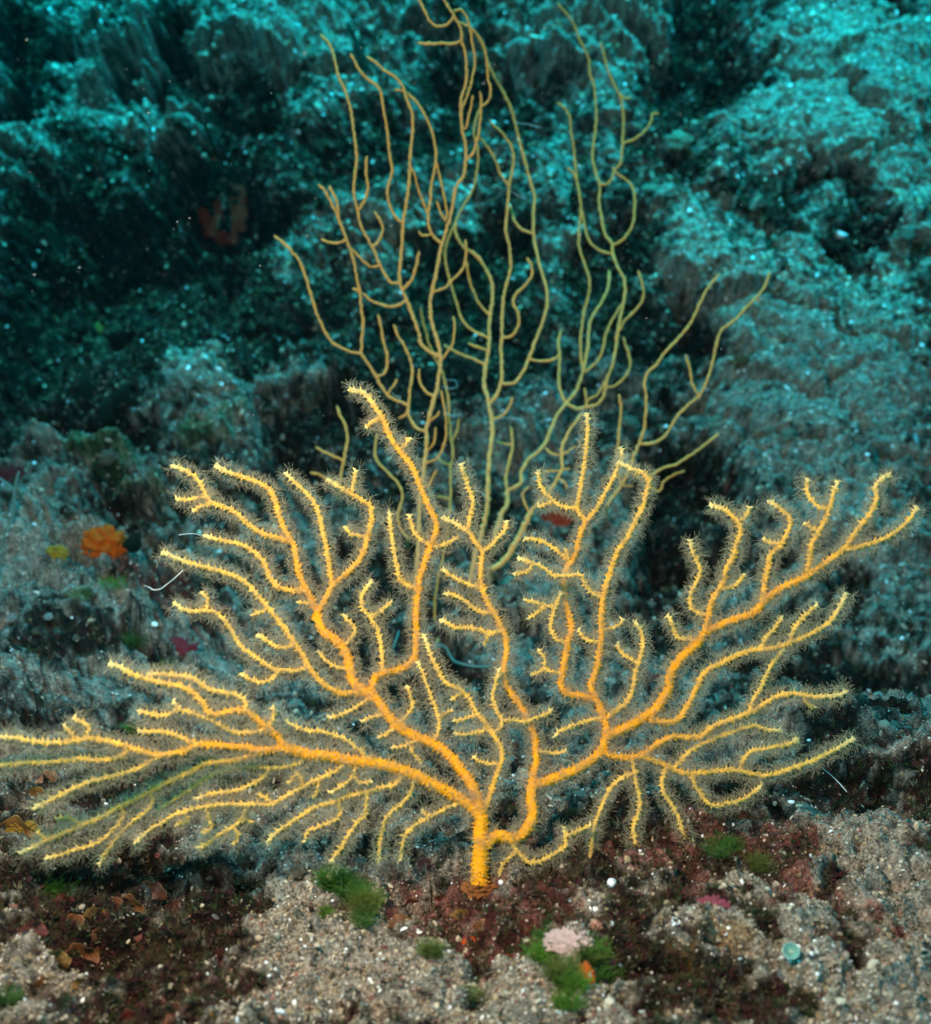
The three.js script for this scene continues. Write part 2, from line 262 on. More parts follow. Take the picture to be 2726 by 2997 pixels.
/* One colony. root: pixel of its foot; depthOf(px, py): how deep its sheet of branches stands there; strokes: [start radius, end radius (photo px), ...crop points]; parents come before what grows from them. */
function seaFan(name, label, group, strokes, depthOf, opt) {
  const root = new THREE.Group(), done = [], polyps = [];
  let foot = null;
  strokes.forEach(([r0, r1, ...list], k) => {
    const pts = readStroke(list);
    let parent = null, best = 1e9, off0 = 0;
    if (k) for (const d of done) for (const q of d.dense) { const e = (q.px - pts[0][0]) ** 2 + (q.py - pts[0][1]) ** 2; if (e < best) { best = e; parent = d; off0 = q.off; foot = q; } }
    if (k && best > 9) pts.unshift([foot.px, foot.py]);
    // pixel curve
    const c2 = new THREE.CatmullRomCurve3(pts.map(([x, y]) => V(x, y, 0)), false, 'centripetal'), len = c2.getLength(), n = Math.max(6, Math.round(len / opt.step));
    const drift = k ? rr(-1, 1) * opt.drift : 0, bend = rr(-1, 1) * opt.drift * 0.8, dense = [];
    for (let i = 0; i <= n; i++) {
      const p = c2.getPointAt(i / n), t = i / n, off = off0 + (drift * t + bend * t * t) * len * PXM * depthOf(p.x, p.y), d = depthOf(p.x, p.y) + off;
      const jig = opt.jig * PXM * d, w = CAM.clone().addScaledVector(rayOf(p.x, p.y), d);
      const ph = (done.length * 7.3);
      w.x += jig * noise(i * 0.21, ph, 1); w.y += jig * noise(i * 0.21, ph, 5); w.z += jig * noise(i * 0.21, ph, 9);
      dense.push({ px: p.x, py: p.y, off, d, w, t, r: mix(r0, r1, Math.pow(t, 0.8)) * PXM * d * opt.fat });
    }
    if (!k && opt.rootAt) dense.unshift({ ...dense[0], w: opt.rootAt.clone() });
    // skin: rings along the curve, swollen where polyps sit
    const R = opt.sides, pos = [], col = [], idx = [];
    const up = V(0, 0, 1), T = V(0, 0, 0), A = V(0, 0, 0), Bv = V(0, 0, 0);
    const N = dense.length; let total = 0;
    const inkOf = (t, r) => {
      const rp = r / (PXM * dense[0].d), th = smooth(opt.thin[0], opt.thin[1], rp), tip = r1 > 7.5 ? 0 : smooth(0.86, 1.0, t) * opt.tip, v = 0.88 + 0.24 * rnd();
      return [0, 1, 2].map((c) => mix(mix(opt.ink[1][c], opt.ink[0][c], th), opt.ink[2][c], clamp(tip + (1 - th) * opt.paleTwigs)) * v);
    };
    for (let i = 0; i < N; i++) {
      const a = dense[Math.max(0, i - 1)].w, b = dense[Math.min(N - 1, i + 1)].w; T.copy(b).sub(a).normalize();
      A.crossVectors(T, up).normalize(); Bv.crossVectors(T, A).normalize();
      const q = dense[i], end = i === N - 1 ? 0.55 : 1;
      for (let j = 0; j < R; j++) {
        const th = j / R * 2 * Math.PI, lump = 1 + opt.lump * (r0 > 10 ? 0.45 : 1) * noise(i * opt.lumpRate, Math.cos(th) * 2.6 + k * 9, Math.sin(th) * 2.6), rad = q.r * lump * end;
        pos.push(q.w.x + (A.x * Math.cos(th) + Bv.x * Math.sin(th)) * rad, q.w.y + (A.y * Math.cos(th) + Bv.y * Math.sin(th)) * rad, q.w.z + (A.z * Math.cos(th) + Bv.z * Math.sin(th)) * rad);
        const ink = inkOf(q.t, q.r); col.push(ink[0], ink[1], ink[2]);
        if (i < N - 1) { const m = i * R + j, m2 = i * R + (j + 1) % R; idx.push(m, m2, m + R, m2, m2 + R, m + R); }
      }
    }
    // rounded tip
    const cap = pos.length / 3, e = dense[N - 1]; pos.push(e.w.x + T.x * e.r * 0.7, e.w.y + T.y * e.r * 0.7, e.w.z + T.z * e.r * 0.7); { const ink = inkOf(1, e.r); col.push(...ink); }
    for (let j = 0; j < R; j++) idx.push((N - 1) * R + j, (N - 1) * R + (j + 1) % R, cap);
    // calyces: the pointed cups that the polyps sit in
    if (opt.cup) {
      let gap = 0, ang = rnd() * 6;
      for (let i = 1; i < N; i++) {
        gap += dense[i].w.distanceTo(dense[i - 1].w);
        const every = opt.every * 0.003 / (0.0012 + dense[i].r);
        while (gap > every) {
          gap -= every; ang += 2.4 + rr(-0.4, 0.4);
          T.copy(dense[i].w).sub(dense[i - 1].w).normalize(); A.crossVectors(T, up).normalize(); Bv.crossVectors(T, A).normalize();
          const f = rnd(), o = V(0, 0, 0).addScaledVector(A, Math.cos(ang)).addScaledVector(Bv, Math.sin(ang)).addScaledVector(T, rr(0, 0.5)).normalize();
          const at = dense[i - 1].w.clone().lerp(dense[i].w, f), h = opt.cup * rr(0.6, 1.3), wd = opt.cup * rr(0.28, 0.42);
          const b0 = at.clone().addScaledVector(o, dense[i].r * 0.75), tipP = at.clone().addScaledVector(o, dense[i].r + h);
          const sA = V(0, 0, 0).crossVectors(o, T).normalize(), sB = V(0, 0, 0).crossVectors(o, sA), m = pos.length / 3, ink = inkOf(dense[i].t, dense[i].r);
          for (let j = 0; j < 5; j++) { const th = j / 5 * 2 * Math.PI; const p = b0.clone().addScaledVector(sA, Math.cos(th) * wd).addScaledVector(sB, Math.sin(th) * wd); pos.push(p.x, p.y, p.z); col.push(...ink); idx.push(m + j, m + (j + 1) % 5, m + 5); }
          pos.push(tipP.x, tipP.y, tipP.z); col.push(...ink.map((v, c) => mix(v, CREAM[c], opt.cupPale)));
          if (opt.open && rnd() < mix(1.0, 0.3, smooth(0.0014, 0.003, dense[i].r))) polyps.push([tipP, o]);
        }
      }
    }
    const g = new THREE.BufferGeometry(); g.setAttribute('position', new THREE.Float32BufferAttribute(pos, 3)); g.setAttribute('color', new THREE.Float32BufferAttribute(col, 3)); g.setIndex(idx); g.computeVertexNormals();
    const mesh = new THREE.Mesh(g, opt.mat);
    mesh.name = k === 0 ? 'trunk' : parent.level === 0 ? 'branch' : 'twig';
    const me = { dense, mesh, level: k === 0 ? 0 : Math.min(2, parent.level + 1), holder: null };
    me.holder = me.level <= 1 ? me : parent.holder;
    done.push(me);
    (me.level <= 1 ? root : me.holder.mesh).add(mesh);
  });
  if (polyps.length) {
    const kinds = polypGeos.map((g, k) => polyps.filter((p, i) => i % 3 === k));
    kinds.forEach((ps, k) => {
      const im = new THREE.InstancedMesh(polypGeos[k], polypMat, ps.length), m = new THREE.Matrix4(), q = new THREE.Quaternion(), up = V(0, 1, 0), spin = new THREE.Quaternion();
      ps.forEach(([p, o], i) => { q.setFromUnitVectors(up, o); spin.setFromAxisAngle(up, rnd() * 6.28); q.multiply(spin); const s = rr(0.75, 1.3) * opt.open; m.compose(p.clone().addScaledVector(o, -0.0005), q, V(s, s, s)); im.setMatrixAt(i, m); });
      im.name = 'polyp_tentacles'; im.userData.kind = 'stuff'; root.add(im);
    });
  }
  if (opt.foot) {   // the crust that glues it to the rock
    const g = opt.foot(), h = new THREE.Mesh(g, opt.mat); h.name = 'holdfast'; h.position.copy(done[0].dense[0].w); root.add(h);
  }
  // put the group at the colony's foot
  const o = done[0].dense[0].w.clone(); root.position.copy(o);
  root.children.forEach((c) => c.position.sub(o));
  add(root, name); tag(root, label, 'sea fan', group);
  console.log(root.position.toArray().map((v) => v.toFixed(2)).join(' '), name, 'strokes', strokes.length, 'polyps', polyps.length);
  return root;
}
const NEAR = [
  [27, 20, 'H', 925, 1085, 925, 1040, 925, 1000, 930, 900, 930, 800, 935, 715],
  [17, 15, 'H', 935, 740, 900, 690, 840, 640, 760, 590, 680, 550, 580, 500, 480, 465, 400, 440, 320, 430, 220, 420, 100, 395, 0, 387, 'G', 1600, 370, 1520, 350],
  [11, 5, 'G', 1520, 350, 1420, 365, 1300, 350, 1180, 340, 1060, 335, 1000, 365, 900, 385, 840, 390, 760, 370, 680, 345, 600, 320, 520, 305, 450, 305, 380, 320, 260, 325, 160, 315, 80, 300, 0, 295, -70, 290],
  [10, 6, 'G', 1530, 350, 1490, 290, 1430, 240, 1370, 190, 1310, 155, 1230, 155, 1160, 175, 1110, 150, 1080, 100, 1030, 50, 960, 20, 880, 5, 'D', 780, 1810, 690, 1775, 640, 1745, 585, 1730],
  [6, 6, 'G', 1320, 150, 1315, 100, 1270, 70, 1200, 55, 1130, 40, 1080, 10, 'D', 1050, 1812, 960, 1795, 870, 1785, 790, 1788],
  [5, 5, 'G', 1430, 240, 1452, 220, 1470, 180, 1475, 150, 1465, 125],
  [6, 5, 'G', 1430, 250, 1400, 260, 1330, 270, 1270, 270, 1220, 250, 1160, 215, 1090, 185, 1020, 160, 960, 140, 930, 100],
  [5, 4, 'G', 960, 140, 910, 170, 850, 180, 790, 165, 740, 155],
  [7, 5, 'G', 1060, 335, 1030, 320, 980, 300, 920, 275, 860, 265, 790, 265, 740, 262],
  [5, 4, 'G', 475, 305, 470, 270, 480, 240, 440, 215, 390, 190],
  [4, 4, 'G', 400, 315, 385, 275, 345, 235],
  [7, 5, 'G', 690, 350, 670, 385, 600, 410, 520, 420, 440, 410, 360, 420, 260, 430, 150, 432, 60, 440, 0, 445, -70, 450],
  [6, 5, 'G', 840, 395, 820, 415, 780, 445, 720, 470, 640, 495, 560, 515, 480, 535, 400, 570, 320, 610, 250, 645, 180, 680],
  [8, 5, 'G', 1420, 370, 1340, 392, 1290, 410, 1200, 425, 1100, 440, 1030, 475, 960, 510, 880, 545, 800, 590, 720, 630, 640, 670, 560, 715, 480, 750, 400, 785, 320, 820, 240, 855, 170, 890, 110, 920],
  [4, 4, 'G', 435, 765, 390, 735, 340, 728, 300, 735],
  [4, 4, 'G', 645, 670, 665, 700, 640, 760, 600, 800, 560, 840, 480, 880, 400, 900, 330, 925, 240, 945],
  [4, 4, 'G', 810, 590, 820, 645, 790, 690, 750, 720, 690, 770, 640, 820, 600, 870, 560, 930, 535, 980],
  [4, 4, 'G', 250, 850, 230, 825, 195, 800],
  [5, 4, 'G', 1640, 400, 1600, 435, 1550, 450, 1480, 460, 1400, 455, 1320, 455, 1260, 462, 1180, 480, 1100, 520, 1020, 575, 960, 615, 900, 655, 840, 690],
  [5, 5, 'G', 1440, 460, 1430, 490, 1400, 520, 1340, 555, 1280, 580, 1200, 590, 1130, 600, 1080, 615, 1050, 630],
  [6, 4, 'H', 200, 425, 165, 470, 120, 490, 60, 520, 0, 550, 'G', 1600, 575, 1550, 605, 1490, 640, 1460, 655, 1400, 655, 1340, 655, 1280, 655, 1200, 655, 1120, 665, 1060, 675, 1000, 690, 940, 710, 880, 750, 820, 780, 760, 830, 720, 870],
  [4, 4, 'G', 1465, 650, 1430, 620, 1380, 600],
  [4, 4, 'G', 1110, 670, 1120, 730, 1140, 770, 1120, 795, 1080, 810],
  [4, 4, 'G', 985, 695, 1010, 740, 970, 755, 940, 770],
  [4.5, 4, 'G', 1320, 660, 1320, 690, 1300, 730, 1260, 770, 1210, 800, 1150, 840, 1110, 870, 1060, 895],
  [4, 4, 'G', 1300, 735, 1330, 740, 1360, 755],
  [4, 4, 'G', 1255, 775, 1280, 830, 1250, 870],
  [4, 4, 'G', 1630, 560, 1600, 490, 1570, 520, 1540, 545],
  [6, 5, 'H', 520, 480, 470, 548, 400, 565, 330, 585, 270, 600, 200, 620, 130, 645, 60, 665, 0, 690, 'G', 1620, 715, 1560, 755, 1510, 790, 1460, 830, 1435, 870],
  [5, 5, 'H', 320, 590, 320, 620, 315, 660, 310, 710, 270, 750, 240, 790, 210, 840, 180, 890, 150, 930, 120, 970],
  [4, 4, 'H', 165, 632, 170, 660, 180, 700, 150, 740, 100, 760, 50, 780, 0, 800, 'G', 1640, 860],
  [5, 4, 'H', 575, 500, 565, 570, 545, 610, 510, 650, 460, 690, 430, 720, 410, 770, 395, 830, 390, 890, 385, 960],
  [5, 4.5, 'H', 850, 645, 750, 670, 710, 695, 660, 720, 600, 755, 550, 790, 525, 820, 515, 860, 505, 920, 505, 960],
  [4, 4, 'H', 660, 718, 635, 705, 615, 690],
  [4.5, 4, 'H', 265, 430, 250, 485, 220, 530, 180, 560, 120, 595],
  [4, 4, 'H', 245, 495, 270, 530, 310, 540, 345, 530],
  [4, 4, 'H', 65, 520, 60, 560, 50, 590, 30, 625],
  [16, 13, 'H', 935, 720, 915, 640, 890, 570, 850, 500, 810, 450, 760, 390, 700, 345, 640, 315, 580, 290, 520, 260, 470, 220, 430, 175, 400, 130, 370, 90, 330, 60, 290, 35, 250, 5, 'E', 228, 1750, 215, 1690, 190, 1640, 150, 1600, 100, 1570, 70, 1530, 55, 1470, 'D', 1700, 1450],
  [10, 6, 'D', 1700, 1450, 1670, 1380, 1640, 1320, 1610, 1250, 1590, 1160, 1575, 1090, 1550, 1050, 1530, 1010, 1500, 940, 1480, 860, 1450, 800, 1400, 765, 1340, 740, 1280, 720, 1210, 695, 1155, 665],
  [9, 6, 'D', 1705, 1450, 1740, 1400, 'E', 130, 1320, 180, 1270, 240, 1220, 280, 1170, 310, 1110, 325, 1040, 345, 960, 340, 890, 290, 850, 230, 815, 170, 780, 105, 740],
  [5, 5, 'E', 240, 815, 245, 770, 255, 730, 260, 690],
  [5, 5, 'E', 315, 1050, 270, 1040, 225, 1025, 200, 990],
  [8, 5, 'E', 140, 1312, 125, 1260, 115, 1180, 105, 1110, 85, 1030, 70, 950, 40, 870, 5, 825, 'D', 1600, 770, 1530, 703],
  [8, 5, 'D', 1565, 1075, 1480, 1050, 1410, 1030, 1340, 985, 1280, 930, 1210, 890, 1140, 865, 1110, 830, 1085, 780, 1050, 730, 990, 690, 920, 665],
  [5, 5, 'D', 1130, 855, 1090, 835, 1040, 845, 990, 850, 945, 845],
  [5, 5, 'D', 1140, 868, 1080, 885, 1035, 910],
  [8, 5, 'D', 1640, 1335, 1600, 1340, 1530, 1330, 1480, 1305, 1440, 1250, 1420, 1190, 1370, 1135, 1300, 1090, 1230, 1075, 1160, 1060, 1090, 1040],
  [9, 5, 'H', 320, 55, 250, 58, 180, 58, 120, 35, 75, 0, 'D', 1660, 1750, 1630, 1690, 1590, 1630, 1550, 1570, 1500, 1500, 1440, 1430, 1390, 1370, 1340, 1310, 1270, 1265, 1190, 1235, 1100, 1210, 1010, 1185, 940, 1160, 870, 1130],
  [5, 5, 'D', 1590, 1632, 1560, 1635, 1510, 1645, 1460, 1625, 1420, 1595, 1380, 1575],
  [6, 5, 'D', 1655, 1745, 1600, 1765, 1540, 1765, 1480, 1760, 1420, 1725, 1370, 1690, 1310, 1650, 1270, 1600, 1240, 1540, 1200, 1490, 1150, 1450, 1090, 1445, 1020, 1445, 970, 1430, 930, 1400],
  [5, 5, 'D', 1110, 1447, 1115, 1400, 1105, 1370, 1080, 1345],
  [5, 5, 'D', 1500, 1762, 1460, 1810, 1410, 1830, 1350, 1815, 1290, 1780],
  [4.5, 4, 'D', 1425, 1440, 1390, 1455, 1345, 1470],
  [4.5, 5, 'D', 1680, 1400, 1640, 1402, 1595, 1400],
  [5, 4, 'E', 230, 1757, 215, 1755, 150, 1745, 100, 1710, 55, 1660],
  [5, 5, 'E', 200, 1640, 210, 1620, 240, 1590, 255, 1550, 235, 1510, 210, 1490, 195, 1465],
  [11, 7, 'H', 335, 55, 350, 20, 'E', 370, 1800, 420, 1780, 480, 1765, 540, 1740, 575, 1700, 585, 1640, 585, 1560, 585, 1480, 590, 1400, 595, 1330, 610, 1250, 635, 1170, 665, 1090, 690, 1020, 690, 970, 660, 900, 630, 830, 600, 760, 575, 700, 540, 640, 490, 580, 450, 520, 420, 450, 390, 390, 350, 330, 310, 280, 260, 265, 220, 260],
  [6, 5, 'E', 400, 410, 385, 415, 345, 435, 310, 460],
  [6, 5, 'E', 500, 580, 535, 540, 550, 515],
  [7, 5, 'E', 592, 1328, 540, 1310, 495, 1270, 480, 1200, 465, 1120, 455, 1050, 445, 980, 440, 910],
  [6, 5, 'E', 665, 1095, 620, 1070, 580, 1030, 560, 980, 545, 930],
  [6, 5, 'E', 672, 1100, 720, 1095, 765, 1075, 815, 1045],
  [6, 5, 'E', 400, 1785, 405, 1740, 400, 1660, 390, 1590, 370, 1530, 335, 1480, 295, 1420, 295, 1360, 320, 1320, 350, 1280],
  [5, 5, 'E', 335, 1478, 380, 1460, 420, 1425, 450, 1395],
  [5, 4, 'H', 665, 325, 680, 310, 705, 260, 705, 200, 690, 140, 665, 80, 640, 10, 'E', 625, 1790, 600, 1740, 585, 1715],
  [4, 4, 'H', 710, 182, 745, 165, 780, 150],
  [5, 4, 'H', 475, 225, 500, 210, 540, 175, 565, 130, 560, 90, 545, 50, 535, 15],
  [5, 4.5, 'H', 350, 80, 310, 100, 260, 135, 200, 165, 155, 185, 110, 190],
  [4.5, 4, 'H', 405, 160, 380, 180, 340, 190, 290, 210],
  [4.5, 4, 'H', 490, 240, 440, 265, 410, 285, 375, 300],
  [4.5, 4, 'H', 600, 305, 545, 332, 510, 345, 450, 350],
  [4, 4, 'H', 545, 335, 575, 390, 610, 430],
  [5, 4, 'H', 345, 430, 310, 395, 260, 350, 200, 305, 130, 280, 60, 260, 0, 262, 'G', 1620, 250, 1570, 230, 1530, 205],
  [8, 5, 'H', 935, 715, 970, 640, 985, 590, 1005, 530, 1025, 470, 1045, 410, 1040, 360, 1015, 310, 985, 260, 950, 210, 910, 165, 880, 110, 845, 60, 800, 30, 740, 0, 'E', 720, 1800, 690, 1740, 665, 1690, 645, 1630, 625, 1570],
  [4.5, 4, 'H', 1030, 440, 985, 440, 940, 430, 905, 410, 890, 395],
  [4.5, 4, 'H', 980, 250, 940, 260, 900, 270, 850, 280, 785, 275],
  [4.5, 4, 'H', 915, 170, 880, 185, 830, 200, 780, 208],
  [4, 4, 'H', 840, 55, 800, 75, 775, 95],
  [5.5, 5, 'H', 990, 275, 1030, 250, 1045, 210, 1010, 140, 995, 70, 1010, 20, 'E', 1018, 1800, 1030, 1760],
  [4.5, 4, 'H', 1045, 205, 1100, 205, 1170, 210, 1230, 190, 1290, 165, 1315, 140],
  [18, 15, 'H', 935, 890, 980, 850, 1030, 822, 1095, 843, 1150, 820, 1190, 770, 1210, 700, 1200, 620, 1202, 560],
  [11, 6, 'H', 1202, 560, 1215, 490, 1230, 420, 1225, 340, 1215, 270, 1180, 200, 1140, 120, 1090, 50, 1060, 0, 'E', 1055, 1790, 1060, 1720, 1070, 1640, 1060, 1570, 1030, 1510, 1000, 1450, 965, 1390, 940, 1320, 930, 1250, 935, 1180, 940, 1130, 905, 1080, 870, 1030, 820, 990, 770, 965, 720, 945],
  [6, 5, 'E', 938, 1132, 970, 1110, 1020, 1060, 1060, 1010, 1070, 960],
  [6, 5, 'E', 938, 1325, 880, 1310, 820, 1280, 770, 1255, 725, 1220],
  [6, 5, 'E', 995, 1455, 930, 1450, 880, 1420, 830, 1380, 780, 1360, 730, 1355],
  [6, 5, 'E', 1050, 1550, 980, 1565, 920, 1545, 860, 1535, 800, 1535, 750, 1510, 715, 1490],
  [5, 4, 'E', 965, 1560, 965, 1600, 945, 1630],
  [6, 5, 'E', 870, 1030, 865, 985, 880, 920, 890, 860, 870, 800, 850, 740, 825, 655],
  [16, 12, 'H', 1202, 570, 1225, 550, 1290, 530, 1370, 500, 1440, 470, 1510, 430, 1570, 380, 1600, 310, 1605, 260],
  [11, 8, 'H', 1605, 265, 1600, 210, 1575, 150, 1555, 100, 1480, 75, 1400, 60, 1370, 40, 1360, 0, 'E', 1370, 1780, 1385, 1700, 1400, 1610, 1420, 1540, 1400, 1450, 1380, 1380, 1380, 1300, 1390, 1230, 1420, 1180, 1440, 1140, 1455, 1080, 1475, 1010, 1497, 965],
  [7, 5, 'E', 1497, 965, 1450, 900, 1460, 830, 1475, 740, 1490, 640, 1500, 540, 1505, 450, 1500, 385],
  [7, 5, 'E', 1500, 962, 1550, 900, 1590, 830, 1640, 740, 1670, 670, 1690, 610, 1680, 565],
  [6, 5, 'E', 1448, 890, 1380, 890, 1320, 855, 1270, 800, 1245, 750, 1240, 690],
  [5, 5, 'E', 1315, 857, 1275, 875, 1240, 885],
  [10, 6, 'H', 1556, 100, 1530, 50, 1525, 10, 'E', 1555, 1750, 1570, 1660, 1580, 1560, 1580, 1460, 1590, 1370, 1610, 1290, 1640, 1200, 1670, 1120, 1720, 1050, 1760, 970, 1800, 890, 1825, 800, 'F', 320, 750, 290, 705, 240, 690, 190, 665, 150, 650],
  [5, 5, 'E', 1588, 1375, 1530, 1350, 1490, 1300, 1465, 1255, 1400, 1255, 1320, 1255, 1270, 1215, 1210, 1190, 1130, 1160],
  [5, 5, 'E', 1215, 1195, 1185, 1230, 1140, 1245, 1105, 1245],
  [6, 5, 'E', 1415, 1190, 1360, 1140, 1310, 1100, 1260, 1070, 1210, 1060, 1165, 1060],
  [5, 5, 'E', 1400, 1180, 1392, 1145, 1385, 1110],
  [5, 5, 'E', 1400, 1610, 1340, 1600, 1310, 1550, 1310, 1500, 1330, 1430, 1350, 1380, 1370, 1345],
  [5, 4, 'E', 1333, 1420, 1280, 1420, 1230, 1400, 1160, 1385],
  [5, 4, 'E', 1285, 1420, 1240, 1450, 1180, 1490],
  [5, 4, 'E', 1370, 1780, 1310, 1770, 1275, 1745, 1275, 1700, 1240, 1650],
  [5, 4, 'E', 1280, 1752, 1240, 1775, 1200, 1790],
  [5, 4, 'E', 1580, 1550, 1640, 1535, 1680, 1515, 1695, 1490],
  [5, 4, 'E', 1576, 1612, 1510, 1605, 1475, 1580, 1455, 1545],
  [7, 5, 'H', 1598, 200, 1660, 150, 1710, 110, 1740, 60, 1755, 10, 'E', 1758, 1790, 1780, 1720, 1800, 1640, 1795, 1570, 1770, 1520, 1750, 1500],
  [5, 5, 'E', 1782, 1730, 1730, 1700, 1680, 1660, 1665, 1620],
  [5.5, 4.5, 'H', 1595, 195, 1540, 200, 1480, 215, 1410, 240, 1350, 265, 1325, 295],
  [4.5, 4, 'H', 1230, 372, 1260, 375, 1330, 380, 1390, 370],
  [15, 12, 'I', 90, 290, 160, 260, 230, 225, 300, 185, 360, 140, 400, 80, 430, 20, 'F', 430, 1800, 460, 1740, 520, 1670, 580, 1620, 618, 1560],
  [12, 6, 'F', 618, 1560, 700, 1525, 780, 1490, 860, 1465, 910, 1430, 950, 1380, 1020, 1330, 1100, 1290, 1180, 1250, 1250, 1200, 1320, 1150, 1370, 1110, 1410, 1050, 1460, 980, 1510, 920, 1540, 850, 1535, 780, 1570, 740, 1615, 710],
  [9, 6, 'F', 618, 1555, 640, 1480, 650, 1410, 690, 1340, 720, 1290, 730, 1230, 770, 1160, 790, 1090, 810, 1030, 800, 970, 760, 930, 700, 890, 645, 880],
  [5, 5, 'F', 800, 965, 840, 940, 860, 890],
  [5, 5, 'F', 710, 1318, 760, 1320, 800, 1290, 835, 1245],
  [6, 5, 'F', 638, 1470, 580, 1455, 545, 1420, 545, 1350, 575, 1290, 595, 1230, 580, 1180, 555, 1130, 540, 1065],
  [6, 5, 'F', 590, 1612, 530, 1595, 475, 1590, 450, 1540, 440, 1500, 415, 1470],
  [8, 6, 'F', 932, 1405, 935, 1350, 945, 1270, 960, 1200, 975, 1140, 1020, 1100, 1060, 1030, 1080, 960, 1040, 910, 1000, 880, 955, 855],
  [5, 5, 'F', 1035, 1080, 970, 1080, 930, 1055],
  [8, 6, 'F', 1172, 1253, 1180, 1180, 1190, 1100, 1220, 1040, 1260, 970, 1290, 890, 1310, 820, 1335, 750],
  [5, 5, 'F', 1235, 1020, 1190, 1000, 1155, 970],
  [5, 5, 'F', 1282, 900, 1220, 880, 1180, 830, 1165, 780, 1175, 735],
  [7, 5, 'F', 1365, 1118, 1440, 1105, 1520, 1080, 1600, 1050, 1670, 1000, 1720, 950, 1760, 885],
  [9, 5.5, 'I', 310, 185, 350, 207, 430, 215, 480, 195, 520, 140, 560, 60, 590, 0, 'F', 600, 1800, 640, 1760, 720, 1720, 800, 1680, 890, 1655, 960, 1650, 1040, 1630, 1120, 1600, 1200, 1560, 1270, 1520, 1310, 1480, 1340, 1430, 1380, 1350],
  [5, 5, 'F', 920, 1652, 950, 1590, 1000, 1530, 1035, 1475],
  [5, 5, 'F', 1080, 1615, 1095, 1550, 1130, 1500, 1180, 1450, 1225, 1410],
  [10, 5, 'I', 70, 370, 90, 380, 150, 400, 220, 405, 290, 385, 360, 335, 440, 295, 530, 295, 600, 290, 660, 240, 730, 210, 800, 185, 870, 160, 930, 120, 1000, 80, 1080, 60, 1180, 75, 1280, 75, 1350, 65, 1385, 45],
  [4, 4, 'I', 1145, 72, 1175, 120, 1215, 135],
  [5, 5, 'I', 855, 165, 880, 90, 920, 30, 'F', 935, 1820, 970, 1750, 1010, 1690, 1045, 1645],
  [8, 5, 'I', 270, 395, 350, 420, 420, 450, 480, 480, 540, 490, 620, 485, 700, 475, 770, 470, 850, 485, 930, 500, 1000, 490, 1090, 460, 1180, 430, 1270, 385, 1350, 345, 1420, 300],
  [6, 5, 'I', 450, 468, 490, 420, 540, 370, 600, 335, 680, 300, 760, 270, 830, 245, 900, 235, 960, 255, 1030, 260],
  [5, 5, 'I', 808, 472, 830, 410, 870, 370, 930, 360, 1000, 345, 1070, 330, 1125, 305],
  [6, 5, 'I', 550, 490, 560, 540, 590, 590, 630, 640, 680, 665, 740, 650, 820, 630, 880, 590, 930, 545],
  [6, 5, 'I', 420, 455, 390, 520, 395, 580, 430, 640, 470, 710, 490, 770, 510, 820, 560, 855],
  [6, 5, 'I', 225, 405, 240, 480, 255, 560, 270, 640, 260, 710, 235, 780, 245, 850, 250, 940],
  [5, 5, 'I', 238, 485, 180, 510, 130, 550, 90, 610, 60, 680, 30, 760, 15, 850, 5, 940, 5, 1010],
  [6, 5, 'H', 1090, 850, 1110, 885, 1150, 930, 1190, 965, 1240, 965, 1300, 935, 1360, 900, 1385, 880, 1385, 820, 1380, 775],
  [4.5, 4, 'H', 1388, 825, 1440, 805, 1490, 780, 1525, 765],
  [4.5, 4, 'H', 1125, 905, 1080, 945, 1050, 980, 1030, 1040],
];
